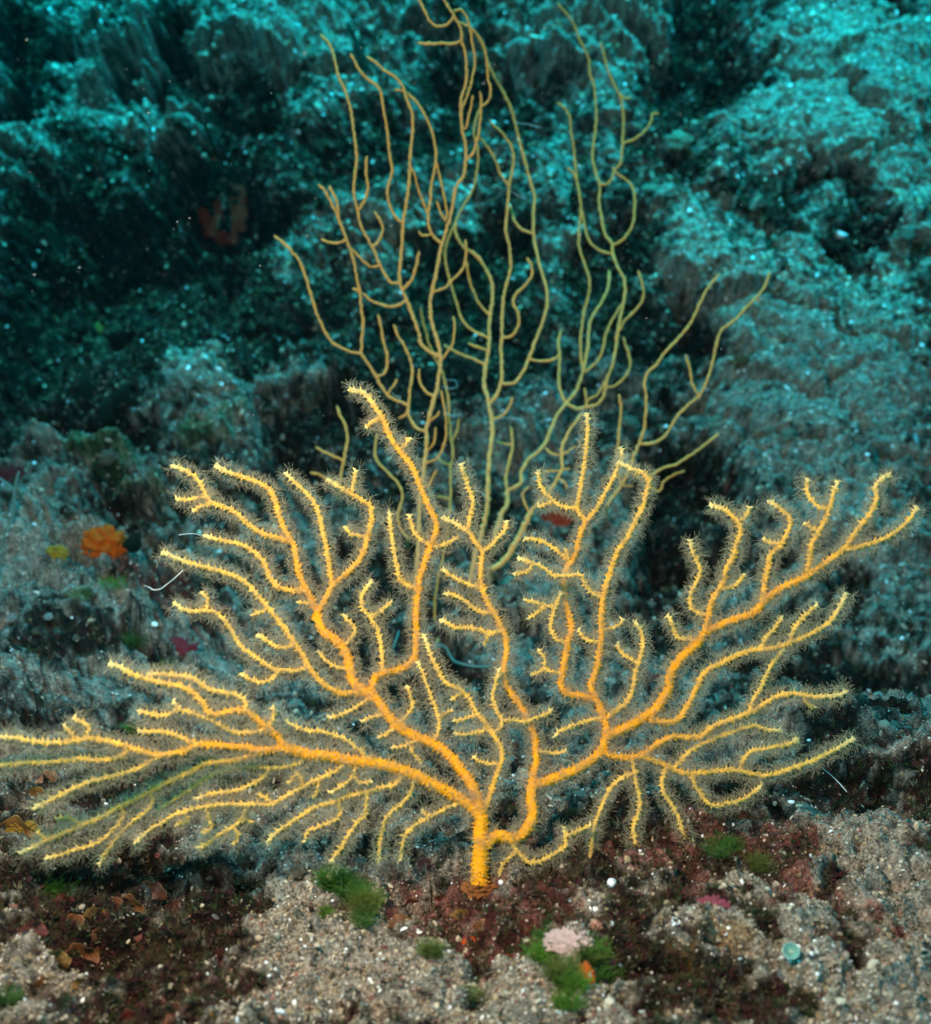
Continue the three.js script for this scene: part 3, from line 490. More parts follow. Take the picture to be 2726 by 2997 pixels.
const BACK_CENTRE = [
  [6, 7, 'E', 872, 1300, 885, 1230, 900, 1150, 925, 1070, 955, 950, 970, 850],
  [7, 4, 'E', 970, 850, 970, 750, 975, 650, 985, 560, 995, 480, 985, 400, 970, 310, 950, 240, 955, 150, 970, 60, 975, 0, 'B', 980, 1700, 995, 1600, 990, 1510, 950, 1430, 910, 1370, 860, 1340, 820, 1300, 795, 1240, 800, 1190],
  [4, 3.5, 'E', 963, 125, 920, 105, 860, 80, 800, 55, 735, 20],
  [3.5, 3.5, 'E', 970, 45, 930, 35, 890, 20, 865, 8],
  [3.5, 3, 'B', 980, 1690, 930, 1640, 890, 1560, 865, 1480, 855, 1400],
  [5, 3.5, 'E', 978, 335, 1020, 280, 1040, 220, 1045, 150, 1040, 60, 'B', 1045, 1800, 1045, 1700, 1060, 1560, 1090, 1450, 1085, 1330, 1065, 1230, 1075, 1120, 1085, 1000, 1105, 880, 1100, 800, 1060, 730, 1010, 680, 980, 645],
  [3.5, 3.5, 'B', 1085, 1000, 1040, 940, 1010, 860, 970, 790, 930, 740],
  [4, 3.5, 'B', 1048, 1815, 1100, 1800, 1135, 1740, 1130, 1680, 1105, 1620, 1120, 1580, 1170, 1530, 1205, 1480, 1200, 1420, 1180, 1385],
  [4.5, 3.5, 'E', 1045, 225, 1110, 220, 1160, 160, 1190, 90, 1215, 20, 'B', 1265, 1720, 1285, 1640, 1285, 1560, 1255, 1450, 1230, 1350, 1215, 1250, 1215, 1140, 1220, 1060, 1200, 980, 1170, 870, 1145, 780, 1120, 680, 1100, 600, 1060, 510, 1010, 420, 970, 340, 945, 250, 905, 180],
  [3.5, 3, 'B', 1215, 1255, 1150, 1230, 1110, 1180, 1090, 1100],
  [3.5, 3.5, 'E', 1195, 95, 1260, 105, 1330, 90, 1360, 65],
  [3.5, 3.5, 'E', 992, 415, 1050, 395, 1085, 350, 1100, 300],
  [4, 2.5, 'B', 975, 1815, 890, 1775, 830, 1710, 800, 1620, 775, 1540, 755, 1470, 740, 1390, 745, 1320, 770, 1250, 830, 1120, 890, 1010, 915, 880, 915, 800, 895, 720, 910, 620, 940, 560],
  [3, 3, 'B', 945, 1422, 880, 1350, 835, 1330],
];
const BACK_LEFT = [
  [5, 6, 'E', 560, 1480, 575, 1340, 590, 1220, 595, 1100, 600, 980, 605, 850, 615, 760, 625, 700],
  [6, 4, 'E', 625, 700, 630, 640, 640, 560, 640, 480, 655, 400, 680, 310, 700, 230, 710, 150, 715, 80, 700, 0, 'B', 690, 1800, 665, 1720, 660, 1640, 670, 1560, 690, 1480, 705, 1400, 720, 1320, 745, 1240, 770, 1160, 785, 1080, 800, 1000, 840, 940, 850, 870, 850, 780, 830, 680, 825, 580, 825, 530, 850, 450, 855, 370, 850, 290, 830, 220, 825, 150, 790, 90, 760, 40, 735, 0, 728, -30],
  [4, 4, 'B', 785, 90, 745, 135, 700, 140, 660, 115, 630, 60, 600, 0, 590, -30],
  [4, 4, 'B', 830, 215, 790, 235, 720, 232, 650, 235, 595, 228],
  [3.5, 3.5, 'B', 828, 590, 850, 540, 870, 480, 890, 400, 900, 320, 885, 220, 870, 140, 850, 80, 820, 50, 780, 65],
  [4, 3.5, 'B', 852, 862, 890, 820, 910, 760, 925, 680, 930, 600, 935, 540, 925, 490],
  [3.5, 3, 'B', 935, 575, 970, 540, 985, 490, 970, 420, 965, 340, 950, 250, 910, 180, 860, 140, 800, 110],
  [3, 3, 'B', 850, 690, 860, 650, 880, 570, 885, 510],
  [4, 3.5, 'B', 722, 1305, 680, 1270, 655, 1220, 650, 1150, 660, 1080, 665, 1000, 680, 920, 690, 850, 680, 750, 650, 660, 610, 580, 560, 520, 520, 490, 470, 480],
  [3.5, 3, 'B', 650, 1160, 620, 1080, 590, 1000, 575, 930, 555, 900],
  [3.5, 3, 'B', 690, 870, 715, 960, 735, 1060, 750, 1150, 740, 1190],
  [3.5, 3, 'B', 742, 1185, 715, 1140, 698, 1080],
  [3.5, 3.5, 'B', 670, 1250, 640, 1265, 610, 1260, 597, 1240],
  [4.5, 3.5, 'E', 637, 480, 590, 465, 555, 420, 540, 380, 545, 330, 550, 260, 565, 170, 550, 90, 515, 10, 'B', 485, 1800, 465, 1745],
  [4.5, 4, 'E', 545, 340, 480, 315, 430, 285, 390, 230, 360, 170, 320, 110, 290, 60, 290, 30, 'B', 295, 1800, 300, 1740, 290, 1650, 280, 1560, 260, 1460, 240, 1360, 210, 1280, 170, 1180, 130, 1090, 90, 1020, 60, 990],
  [4, 4, 'B', 170, 1180, 165, 1110, 145, 1050, 120, 1000],
  [4, 4, 'B', 212, 1290, 150, 1305, 110, 1300, 75, 1285],
  [3.5, 3.5, 'B', 280, 1565, 245, 1548],
  [4, 4, 'E', 288, 62, 220, 50, 170, 25, 130, 0, 'B', 120, 1820, 80, 1750, 40, 1650, 10, 1550, 'A', 1640, 1480, 1600, 1390, 1540, 1320, 1475, 1265],
  [4, 4, 'E', 368, 188, 410, 170, 430, 120, 425, 50, 410, 0, 'B', 400, 1780, 380, 1690],
  [3, 3.5, 'E', 430, 285, 445, 260, 470, 225, 480, 200],
  [3.5, 3.5, 'E', 545, 345, 530, 390, 490, 412],
  [5, 4, 'E', 712, 80, 660, 55, 625, 25, 605, 0, 'B', 600, 1800, 590, 1760, 560, 1680, 530, 1600, 505, 1550, 495, 1480, 500, 1400, 510, 1300, 515, 1200, 530, 1100, 545, 1000, 550, 900, 555, 800, 565, 700, 560, 600, 530, 520, 510, 460, 480, 420, 420, 380, 360, 330, 320, 305],
  [4, 4, 'B', 498, 1515, 460, 1520, 420, 1480, 390, 1420, 365, 1360, 330, 1290, 290, 1220, 270, 1130, 250, 1050, 255, 950, 265, 850, 250, 720, 235, 600, 200, 480, 165, 400, 145, 310, 120, 240, 75, 185],
  [4, 4, 'B', 272, 1130, 310, 1070, 325, 1000, 315, 920, 320, 840],
  [4, 4, 'B', 348, 1330, 385, 1290, 405, 1230, 385, 1170, 360, 1140],
  [3.5, 3.5, 'B', 388, 1425, 340, 1430, 290, 1390, 235, 1330],
  [4, 3.5, 'B', 530, 1615, 470, 1645, 400, 1635, 340, 1610, 290, 1570],
  [4, 4, 'B', 515, 1200, 470, 1160, 440, 1090, 430, 1020, 455, 920, 440, 820, 430, 700, 410, 600, 395, 500, 375, 460, 320, 420, 275, 370, 235, 290],
  [4, 4, 'B', 510, 1560, 560, 1500, 585, 1430, 598, 1350],
  [3.5, 3.5, 'E', 683, 298, 640, 270, 605, 220, 600, 145],
  [3, 3, 'E', 650, 435, 675, 415, 700, 395, 710, 370],
  [3, 3, 'E', 640, 585, 665, 565, 680, 540, 688, 460],
  [3.5, 3.5, 'B', 680, 1562, 740, 1545, 770, 1510, 830, 1450, 850, 1380, 850, 1290],
  [3, 3, 'E', 712, 110, 745, 65, 775, 20, 'B', 790, 1780, 785, 1700],
  [3.5, 3, 'E', 632, 655, 690, 630, 720, 590, 745, 500, 745, 430, 735, 350, 720, 260],
  [3, 3, 'E', 645, 780, 670, 730, 695, 690],
];
const BACK_THIN = [
  [3, 3, 'E', 700, 1560, 685, 1480, 685, 1400, 700, 1280, 730, 1150, 750, 1030, 765, 910],
  [3.5, 3, 'E', 765, 910, 770, 800, 770, 680, 782, 600, 770, 500, 762, 400, 755, 300, 740, 220, 720, 150, 690, 100, 665, 40, 650, 0, 'B', 640, 1790, 620, 1720, 610, 1655],
  [3, 3, 'E', 772, 545, 800, 490, 815, 415],
  [3, 3, 'E', 768, 845, 735, 838, 700, 830],
  [3, 3, 'E', 776, 665, 720, 645, 690, 610],
];
const BACK_RIGHT = [
  [9, 8, 'E', 985, 1222, 1040, 1195, 1090, 1130, 1140, 1040, 1180, 960, 1200, 910],
  [6, 4, 'E', 1200, 910, 1250, 860, 1300, 800, 1340, 740, 1368, 680, 1365, 620, 1370, 560, 1400, 490, 1440, 430, 1475, 385],
  [3.5, 3, 'E', 1195, 915, 1170, 870, 1155, 820, 1190, 775],
  [3, 3, 'E', 1366, 610, 1310, 600, 1280, 570],
  [3, 3, 'E', 1366, 612, 1400, 590, 1440, 560],
  [3, 3, 'E', 1365, 690, 1310, 695, 1260, 700],
  [3, 3, 'E', 1366, 688, 1410, 682],
  [3, 3, 'E', 1340, 735, 1370, 745, 1395, 785],
];
const BACK_TALL = [
  [6, 6, 'E', 1000, 1080, 1020, 1000, 1040, 930, 1070, 880, 1072, 800],
  [5.5, 4.5, 'E', 1072, 800, 1110, 785, 1145, 760, 1150, 700, 1180, 640, 1240, 590, 1280, 540, 1310, 460, 1350, 380, 1390, 330],
  [4.5, 3.5, 'E', 1390, 330, 1440, 270, 1470, 190, 1490, 110, 1505, 30, 'B', 1512, 1760, 1530, 1700, 1580, 1620, 1615, 1540, 1622, 1450],
  [4, 3.5, 'E', 1072, 800, 1065, 740, 1080, 660, 1100, 580, 1100, 520, 1090, 455],
  [3, 3, 'E', 1100, 552, 1060, 548, 1020, 540],
  [4, 3.5, 'E', 1390, 330, 1360, 270, 1350, 190, 1355, 100, 1350, 0, 'B', 1360, 1770],
  [4.5, 3, 'E', 1395, 335, 1450, 358, 1500, 350, 1550, 340, 1590, 290, 1610, 200, 1640, 120, 1660, 0, 'B', 1680, 1700, 1705, 1580, 1700, 1500, 1660, 1420, 1640, 1360, 1635, 1310, 1600, 1260, 1580, 1180, 1565, 1080, 1570, 1000, 1545, 920, 1530, 840, 1540, 750, 1550, 650, 1550, 560, 1540, 470, 1515, 380, 1510, 310, 1480, 250, 1450, 180, 1420, 110, 1380, 60, 1345, 20],
  [3.5, 3, 'B', 1638, 1320, 1700, 1280, 1740, 1220, 1755, 1140, 1755, 1040, 1730, 980, 1690, 950, 1655, 920],
  [3.5, 3, 'B', 1568, 990, 1610, 985, 1640, 950, 1650, 915, 1680, 880, 1690, 800, 1695, 700, 1695, 600, 1675, 510, 1640, 440, 1610, 370, 1595, 300, 1572, 230],
  [3.5, 3, 'C', 180, 770, 240, 745, 290, 710, 330, 650, 340, 610, 370, 612],
  [2.5, 3, 'C', 162, 505, 190, 528, 222, 522],
  [3, 3, 'B', 1652, 920, 1640, 900],
  [3.5, 3, 'B', 1638, 1362, 1580, 1350, 1520, 1300, 1490, 1220, 1475, 1130],
  [3.5, 3, 'E', 1480, 160, 1470, 80, 1465, 0, 'B', 1470, 1780, 1485, 1680, 1510, 1580, 1515, 1500, 1490, 1420, 1460, 1330, 1460, 1220, 1470, 1120, 1460, 1040, 1445, 960, 1440, 880, 1430, 790, 1415, 700, 1410, 630, 1380, 580, 1340, 550],
  [3, 3, 'B', 1445, 958, 1420, 920, 1398, 900],
  [3.5, 3, 'E', 1495, 160, 1525, 135, 1560, 100, 1590, 30, 'B', 1600, 1800, 1630, 1730, 1680, 1640],
  [3, 3, 'E', 1490, 355, 1510, 310, 1550, 290, 1590, 230, 1612, 195],
  [3.5, 3, 'C', 140, 1820, 180, 1735, 230, 1680, 280, 1620, 290, 1560, 275, 1500, 260, 1455],
  [3.5, 3, 'F', 95, 245, 125, 240, 180, 200, 215, 140, 215, 80, 190, 10, 'C', 185, 1810],
  [3, 3, 'E', 1500, 350, 1495, 300, 1488, 250],
];
const BACK_OUTER = [
  [4.5, 4.5, 'F', 90, 880, 150, 800, 200, 720, 240, 610, 265, 550],
  [4.5, 3.5, 'F', 265, 550, 290, 480, 300, 400, 305, 300, 295, 220, 310, 170, 360, 120, 410, 50, 460, 0, 'C', 500, 1790, 550, 1720, 590, 1630, 640, 1540, 695, 1470],
  [4.5, 3.5, 'F', 268, 548, 340, 545, 400, 510, 440, 450, 480, 390, 540, 330, 590, 290, 630, 210, 660, 110, 680, 20, 'C', 710, 1770, 780, 1720, 830, 1660, 890, 1600, 940, 1540, 968, 1460],
  [3.5, 3, 'F', 585, 290, 550, 220, 540, 150, 517, 70],
  [2.5, 2.5, 'C', 895, 1595, 910, 1625],
  [4, 3.5, 'F', 210, 690, 270, 730, 330, 715, 390, 680, 470, 655, 540, 610, 610, 560, 660, 520, 697, 492],
  [3.5, 3, 'F', 290, 725, 340, 790, 375, 800, 400, 750, 450, 715, 512, 693],
  [3.5, 3.5, 'F', 170, 780, 145, 640, 155, 540, 160, 450, 170, 370, 157, 285],
  [3, 3, 'F', 165, 772, 235, 775],
];
const BACK_SMALL = [
  [4, 4, 'E', 172, 790, 180, 740, 185, 690, 200, 620],
  [4, 3.5, 'E', 200, 620, 215, 520, 205, 450, 180, 400, 157, 345],
  [3.5, 3.5, 'E', 197, 635, 130, 610, 80, 585, 45, 565],
  [3, 3.5, 'E', 175, 770, 140, 750, 100, 735, 60, 710, 20, 705],
];
const BACK_BENT = [
  [3.5, 3.5, 'E', 540, 1060, 500, 1000, 482, 940],
  [3.5, 3, 'E', 482, 940, 500, 880, 510, 810, 480, 750, 420, 690, 370, 630, 365, 550, 375, 490],
];
{
  const foot = hit(925 * CS + 900, 1997 + 1066 * CS), D0 = foot.d;
  console.log('near foot depth', D0);
  // the near fan stands upright across the view: one gently rippled sheet
  const nearDepth = (px, py) => { const x = (px - 1405) / 1363, y = (2560 - py) / 1498; return D0 + 0.035 * y + 0.02 * Math.sin(x * 3 + y * 2) * clamp(y * 3) - 0.012 * clamp(-x) ; };
  seaFan('sea_fan', 'large orange yellow sea fan with fuzzy open polyps rooted on the near ledge', null, NEAR, nearDepth, { step: 4.5, drift: 0.11, jig: 1.2, fat: 0.98, sides: 9, lump: 0.28, lumpRate: 0.5, thin: [4.5, 10], tip: 0.7, paleTwigs: 0.34, ink: [ORANGE, AMBER, CREAM], cup: 0.0017, cupPale: 0.3, every: 0.00029, open: 1, mat: coralMat,
    foot: () => { const g = new THREE.IcosahedronGeometry(1, 9), p = g.attributes.position, c = []; for (let i = 0; i < p.count; i++) { const v = V(p.getX(i), p.getY(i), p.getZ(i)).normalize(), k = 1 + 0.5 * fbm(v.x * 1.8, v.y * 1.8, v.z * 1.8 + 4, 3), f = 0.5 + 0.5 * fbm(v.x * 3, v.y * 3, v.z * 3, 3); p.setXYZ(i, v.x * k * 0.0068, v.y * k * 0.003 - 0.0018, v.z * k * 0.0068); c.push(mix(0.05, 0.34, f), mix(0.02, 0.11, f), mix(0.014, 0.02, f)); } g.setAttribute('color', new THREE.Float32BufferAttribute(c, 3)); g.computeVertexNormals(); return g; } });
  const back = (name, label, strokes, depth, lean, extra) => {
    const p0 = readStroke(strokes[0].slice(2))[0];
    const depthOf = (px, py) => depth + lean * (p0[1] - py) / 1000 + 0.02 * Math.sin(px * 0.004 + py * 0.003);
    // its foot goes back to the rock that shows behind it
    const h = hit(p0[0], p0[1] + 30);
    seaFan(name, label, 'bare thin sea fans standing behind the fuzzy one', strokes, depthOf, { step: 5, drift: 0.12, jig: 1.2, fat: 1.02, sides: 7, lump: 0.6, lumpRate: 0.8, thin: [2.6, 6], tip: 0.3, paleTwigs: 0, ink: [STRAW, BUFF, STRAW], cup: 0, every: 1, open: 0, mat: dullCoralMat, rootAt: h.p, ...extra });
  };
  back('bare_sea_fan', 'tan bare sea fan with the tallest branches of all and lumpy twigs', BACK_LEFT, 0.98, -0.03);
  back('bare_sea_fan', 'straw coloured bare sea fan with one straight stem forking into long parallel branches', BACK_CENTRE, 1.03, -0.02);
  back('bare_sea_fan', 'slender straw sea fan with a looped branch and two very long thin leaders', BACK_TALL, 1.06, 0.02);
  back('bare_sea_fan', 'short bare sea fan with a thick pale leaning stem behind the fuzzy fan', BACK_RIGHT, 1.00, 0.02);
  back('bare_sea_fan', 'bare sea fan spreading away from the others with two long slanting branches', BACK_OUTER, 1.04, 0.02);
  back('bare_sea_fan', 'single very thin wavy sea fan stem beside the tan bare fan', BACK_THIN, 1.06, 0.0);
  back('bare_sea_fan', 'little forked sea fan sprig in front of the dark hollow', BACK_SMALL, 0.98, 0.0);
  back('bare_sea_fan', 'small bent unbranched sea fan stem behind the fuzzy fan', BACK_BENT, 1.0, 0.0);
}

// ---------------------------------------------------------------- what lies and grows on the reef
const at = (c, x, y) => [CROP[c][0] + x * CS, CROP[c][1] + y * CS];
const UP = V(0, 1, 0);
// lumpy closed body: a sphere pushed about by noise
function lumpGeo(seed, detail, amp, rate, flat = 1) {
  const g = new THREE.IcosahedronGeometry(1, detail), p = g.attributes.position;
  for (let i = 0; i < p.count; i++) { const v = V(p.getX(i), p.getY(i), p.getZ(i)).normalize(), k = 1 + amp * fbm(v.x * rate + seed, v.y * rate, v.z * rate, 3); p.setXYZ(i, v.x * k, v.y * k * flat, v.z * k); }
  g.computeVertexNormals(); return g;
}
const smoothLump = (seed, detail, amp, rate, flat) => {
  const g = lumpGeo(seed, detail, amp, rate, flat), p = g.attributes.position, n = g.attributes.normal, sum = new Map();
  const key = (i) => [p.getX(i), p.getY(i), p.getZ(i)].map((v) => Math.round(v * 1e4)).join();
  for (let i = 0; i < p.count; i++) { const k = key(i), s = sum.get(k) ?? V(0, 0, 0); s.add(V(n.getX(i), n.getY(i), n.getZ(i))); sum.set(k, s); }
  for (let i = 0; i < p.count; i++) { const s = sum.get(key(i)).clone().normalize(); n.setXYZ(i, s.x, s.y, s.z); }
  return g;
};
const chipGeos = [0, 1, 2, 3].map((k) => lumpGeo(k * 17.3, 0, 0.45, 1.1, [0.35, 0.6, 0.8, 0.3][k]));
const pebbleGeos = [0, 1, 2].map((k) => smoothLump(k * 9.1 + 40, 5, 0.55, 1.3, [0.6, 0.75, 0.5][k]));
const tint = (r, g, b, rough = 0.8) => new THREE.MeshPhysicalMaterial({ color: rgb(r, g, b), roughness: rough, specularIntensity: 0.4 });
const stoneMat = (r, g, b) => new THREE.MeshPhysicalMaterial({ color: rgb(r, g, b), roughness: 0.95, specularIntensity: 0.15, map: grainMap, bumpMap: grainBump, bumpScale: 0.0015 });
const faceTo = (n, spin) => { const q = new THREE.Quaternion().setFromUnitVectors(UP, n); return q.multiply(new THREE.Quaternion().setFromAxisAngle(UP, spin)); };

// shell grit and sand grains: nobody could count them
{
  const spots = [];
  const W = COLS + 1;
  const facing = (i) => V(tGeo.attributes.normal.getX(i), tGeo.attributes.normal.getY(i), tGeo.attributes.normal.getZ(i));
  const want = 260000; let guard = 0;
  while (spots.length < want && guard++ < want * 6) {
    const j = Math.floor(rr(0.03, 0.97) * ROWS), i = Math.floor(rr(0.04, 0.96) * COLS), a = j * W + i;
    const lum = tCol[a * 3 + 1], x = tPos[a * 3], z = tPos[a * 3 + 2];
    if (rnd() > 0.10 + lum * 2.8) continue;
    spots.push(a);
  }
  const kinds = chipGeos.map((_, k) => spots.filter((_, i) => i % 4 === k)), mat = new THREE.MeshPhysicalMaterial({ color: rgb(1, 1, 1), roughness: 0.85, specularIntensity: 0.2 }), m = new THREE.Matrix4(), c = new THREE.Color();
  kinds.forEach((list, k) => {
    const im = new THREE.InstancedMesh(chipGeos[k], mat, list.length);
    list.forEach((a, i) => {
      const n = facing(a).lerp(V(rr(-1, 1), rr(-1, 1), rr(-1, 1)), 0.45).normalize(), p = V(tPos[a * 3], tPos[a * 3 + 1], tPos[a * 3 + 2]), depth = Math.max(0.3, CAM.z - p.z);
      p.x += rr(-1, 1) * 0.0008; p.y += rr(-1, 1) * 0.0004;
      const size = (0.00016 + 0.0005 * Math.pow(rnd(), 3) + 0.0009 * Math.pow(rnd(), 14)) * mix(1, 2.3, smooth(0.5, 1.6, depth)) * (rnd() < 0.015 ? 2.1 : 1);
      m.compose(p.addScaledVector(n, size * 0.2), faceTo(n, rnd() * 6.28), V(size * rr(0.6, 1.8), size, size * rr(0.6, 1.1))); im.setMatrixAt(i, m);
      const t = rnd(), b = rr(0.45, 1);
      if (t < 0.40) c.setRGB(0.60 * b, 0.48 * b, 0.34 * b); else if (t < 0.70) c.setRGB(0.36 * b, 0.25 * b, 0.14 * b); else if (t < 0.88) c.setRGB(0.10 * b, 0.07 * b, 0.04 * b); else if (t < 0.945) c.setRGB(0.30 * b, 0.10 * b, 0.08 * b); else c.setRGB(0.86, 0.84, 0.80);
      im.setColorAt(i, c);
    });
    im.name = 'shell_grit' + (k ? '_00' + k : ''); lit(im); tag(im, 'fine pale shell grit and sand grains strewn over the reef rock', 'grit', null, 'stuff'); scene.add(im);
  });
}
// short turf algae on the dark patches
{
  const blades = [0, 1, 2].map(() => mergeGeometries(Array.from({ length: 7 }, () => {
    const h = rr(0.0012, 0.0036), a = rnd() * 6.28, out = rr(0.0003, 0.0016), w = 0.00016, p = V(rr(-1, 1) * 0.0008, 0, rr(-1, 1) * 0.0008), pos = [], s = V(Math.sin(a), 0, -Math.cos(a));
    const c = [0, 0.5, 1].map((t) => p.clone().add(V(Math.cos(a) * out * t * t * 1.5, h * t, Math.sin(a) * out * t * t * 1.5)));
    const q = [c[0].clone().addScaledVector(s, w), c[0].clone().addScaledVector(s, -w), c[1].clone().addScaledVector(s, w), c[1].clone().addScaledVector(s, -w), c[2]];
    for (const i of [0, 1, 2, 1, 3, 2, 2, 3, 4]) pos.push(q[i].x, q[i].y, q[i].z);
    const g = new THREE.BufferGeometry(); g.setAttribute('position', new THREE.Float32BufferAttribute(pos, 3)); g.computeVertexNormals(); return g;
  })));
  const spots = []; let guard = 0;
  while (spots.length < 60000 && guard++ < 500000) {
    const a = Math.floor(rr(0.05, 0.95) * ROWS) * (COLS + 1) + Math.floor(rr(0.05, 0.95) * COLS);
    if (rnd() < clamp(1.1 - tCol[a * 3 + 1] * 7)) spots.push(a);
  }
  const mat = new THREE.MeshPhysicalMaterial({ color: rgb(1, 1, 1), roughness: 0.85, specularIntensity: 0.15, side: THREE.DoubleSide, transmission: 0.2, thickness: 0 }), m = new THREE.Matrix4(), c = new THREE.Color(), n = V(0, 0, 0);
  blades.forEach((g, k) => {
    const list = spots.filter((_, i) => i % 3 === k), im = new THREE.InstancedMesh(g, mat, list.length);
    list.forEach((a, i) => {
      const p = V(tPos[a * 3], tPos[a * 3 + 1], tPos[a * 3 + 2]); n.set(tGeo.attributes.normal.getX(a), tGeo.attributes.normal.getY(a), tGeo.attributes.normal.getZ(a)).lerp(UP, 0.3).normalize();
      const s = rr(0.7, 1.4) * mix(1, 2.2, smooth(0.5, 2.2, CAM.z - p.z)); m.compose(p, faceTo(n, rnd() * 6.28), V(s, s, s)); im.setMatrixAt(i, m);
      const t = rnd(), b = rr(0.5, 1.2); if (t < 0.45) c.setRGB(0.075 * b, 0.045 * b, 0.02 * b); else if (t < 0.7) c.setRGB(0.10 * b, 0.025 * b, 0.025 * b); else if (t < 0.88) c.setRGB(0.05 * b, 0.07 * b, 0.02 * b); else c.setRGB(0.2 * b, 0.17 * b, 0.1 * b);
      im.setColorAt(i, c);
    });
    im.name = 'turf_algae' + (k ? '_00' + k : ''); lit(im); tag(im, 'short brown and maroon turf algae on dark rock', 'algae', null, 'stuff'); scene.add(im);
  });
}
// stones and shell bits that show singly: [crop, x, y, length and width in crop px, turn, shape]
const shellMats = [stoneMat(0.62, 0.56, 0.48), stoneMat(0.50, 0.43, 0.34), stoneMat(0.38, 0.32, 0.25), stoneMat(0.78, 0.72, 0.66)];
const WHERE = { A: 'on the dark hollowed rock face', B: 'on the far rock face', C: 'on the pale upper slope', D: 'on the gravelly shelf by the orange sponge', E: 'behind the orange fan', F: 'on the slope behind the long orange branches', G: 'on the ledge among the brown fan algae', H: 'on the ledge below the orange trunk', I: 'on the ledge around the green dish alga' };
function lay(geo, mat, c, x, y, len, wid, turn, name, label, category, group, sink = 0.25) {
  const [px, py] = at(c, x, y), h = hit(px, py), k = CS * PXM * h.d / 2, o = new THREE.Mesh(geo, mat);
  o.position.copy(h.p).addScaledVector(h.n, wid * k * (0.5 - sink)); o.quaternion.copy(faceTo(h.n, turn)); o.scale.set(len * k, Math.min(wid, len) * k, wid * k);
  add(o, name); return tag(o, label, category, group);
}
const SLIVERS = [['H', 28, 1485, 58, 24, 1.4], ['H', 578, 1490, 56, 24, 1.7], ['H', 990, 1425, 50, 20, 1.1], ['H', 880, 1095, 60, 22, 0.2], ['H', 100, 1300, 40, 16, 0.9], ['G', 1680, 1480, 60, 26, 1.5], ['G', 1550, 1225, 34, 22, 0], ['G', 30, 1590, 40, 40, 0], ['G', 170, 1575, 40, 30, 1], ['G', 680, 985, 44, 24, 1.2], ['G', 345, 240, 32, 18, .8], ['G', 1260, 1190, 70, 34, 0.7],
  ['G', 1160, 1260, 60, 22, 0.7], ['G', 1310, 1270, 34, 22, 1.2], ['G', 540, 1665, 34, 24, 0], ['G', 230, 1255, 34, 26, .4], ['G', 1490, 1535, 30, 26, 0], ['G', 1095, 1400, 40, 26, 1.5], ['G', 975, 945, 26, 14, 1], ['G', 1110, 965, 24, 18, 1], ['G', 1365, 1720, 44, 34, 1], ['G', 1690, 1330, 30, 12, 0.6], ['G', 1640, 1340, 26, 12, 1.5], ['H', 610, 1750, 30, 14, 1.5], ['H', 440, 1780, 40, 24, 1.4], ['H', 40, 1740, 44, 40, 1], ['H', 1040, 1690, 26, 22, 1.4], ['H', 850, 1570, 26, 12, 1.5],
  ['I', 815, 1410, 40, 22, 1.6], ['I', 980, 1362, 40, 26, .8], ['I', 1368, 1065, 60, 26, 1.9], ['I', 1695, 305, 46, 30, 1.5], ['I', 1712, 975, 40, 30, 1.2], ['I', 1565, 375, 36, 24, .5], ['I', 1410, 430, 34, 24, 1.4], ['I', 1030, 1575, 60, 38, .9], ['I', 920, 1770, 70, 10, 1.5], ['I', 770, 1530, 30, 22, .5], ['I', 850, 1080, 34, 12, 1.5], ['I', 1280, 710, 26, 18, 1], ['I', 1412, 665, 40, 24, 1.3],
  ['A', 1550, 520, 44, 30, 1.2], ['A', 1530, 600, 60, 28, .9], ['A', 1320, 740, 70, 32, 1.5], ['A', 1740, 100, 50, 32, 0.2], ['A', 75, 620, 40, 34, 0], ['A', 150, 870, 40, 20, .8], ['A', 640, 1110, 50, 14, .4],
  ['C', 900, 1378, 50, 40, 1], ['C', 715, 170, 80, 24, 1.7], ['C', 960, 1440, 40, 28, 1.2], ['C', 1500, 370, 40, 30, .3], ['C', 1530, 595, 50, 40, 0], ['C', 1310, 440, 46, 36, .3], ['C', 1240, 1135, 60, 16, 0.4], ['C', 1690, 1610, 40, 26, .3], ['C', 1285, 1635, 60, 14, .7], ['C', 590, 250, 70, 34, 1], ['C', 1800, 370, 50, 24, 1.3], ['C', 1330, 660, 30, 20, 1], ['C', 700, 1545, 60, 14, 2.2], ['C', 820, 1660, 60, 14, 2.2], ['C', 1095, 430, 30, 22, 1], ['C', 515, 520, 36, 22, .6],
  ['F', 930, 365, 44, 30, .4], ['F', 1655, 780, 60, 50, 0], ['F', 615, 795, 46, 34, .5], ['F', 1590, 235, 24, 20, 0], ['F', 1330, 115, 36, 18, 1.1], ['F', 860, 355, 40, 30, .6], ['F', 880, 600, 50, 24, 1], ['F', 1000, 640, 44, 14, .1], ['F', 330, 1410, 60, 40, .3], ['F', 1560, 1580, 40, 24, .4], ['F', 780, 790, 36, 20, 1.8], ['F', 1750, 520, 90, 26, 1.5], ['F', 1640, 190, 24, 16, 1], ['F', 1720, 610, 60, 16, .6],
  ['D', 440, 110, 50, 22, .7], ['D', 310, 1400, 50, 36, .6], ['D', 265, 1480, 80, 50, .8], ['D', 560, 770, 46, 26, .4], ['D', 195, 930, 60, 26, 1.8], ['D', 590, 1145, 90, 16, .2], ['D', 60, 1490, 90, 70, .4], ['D', 120, 1690, 60, 40, 1.2], ['D', 160, 1600, 50, 20, 1.6], ['D', 460, 1410, 40, 14, .3], ['D', 100, 1790, 70, 44, 1], ['D', 30, 1620, 60, 40, .6], ['D', 400, 1590, 44, 22, 1.4], ['D', 920, 160, 50, 40, .5], ['D', 1540, 290, 50, 30, .6], ['D', 90, 1130, 30, 20, 1]];
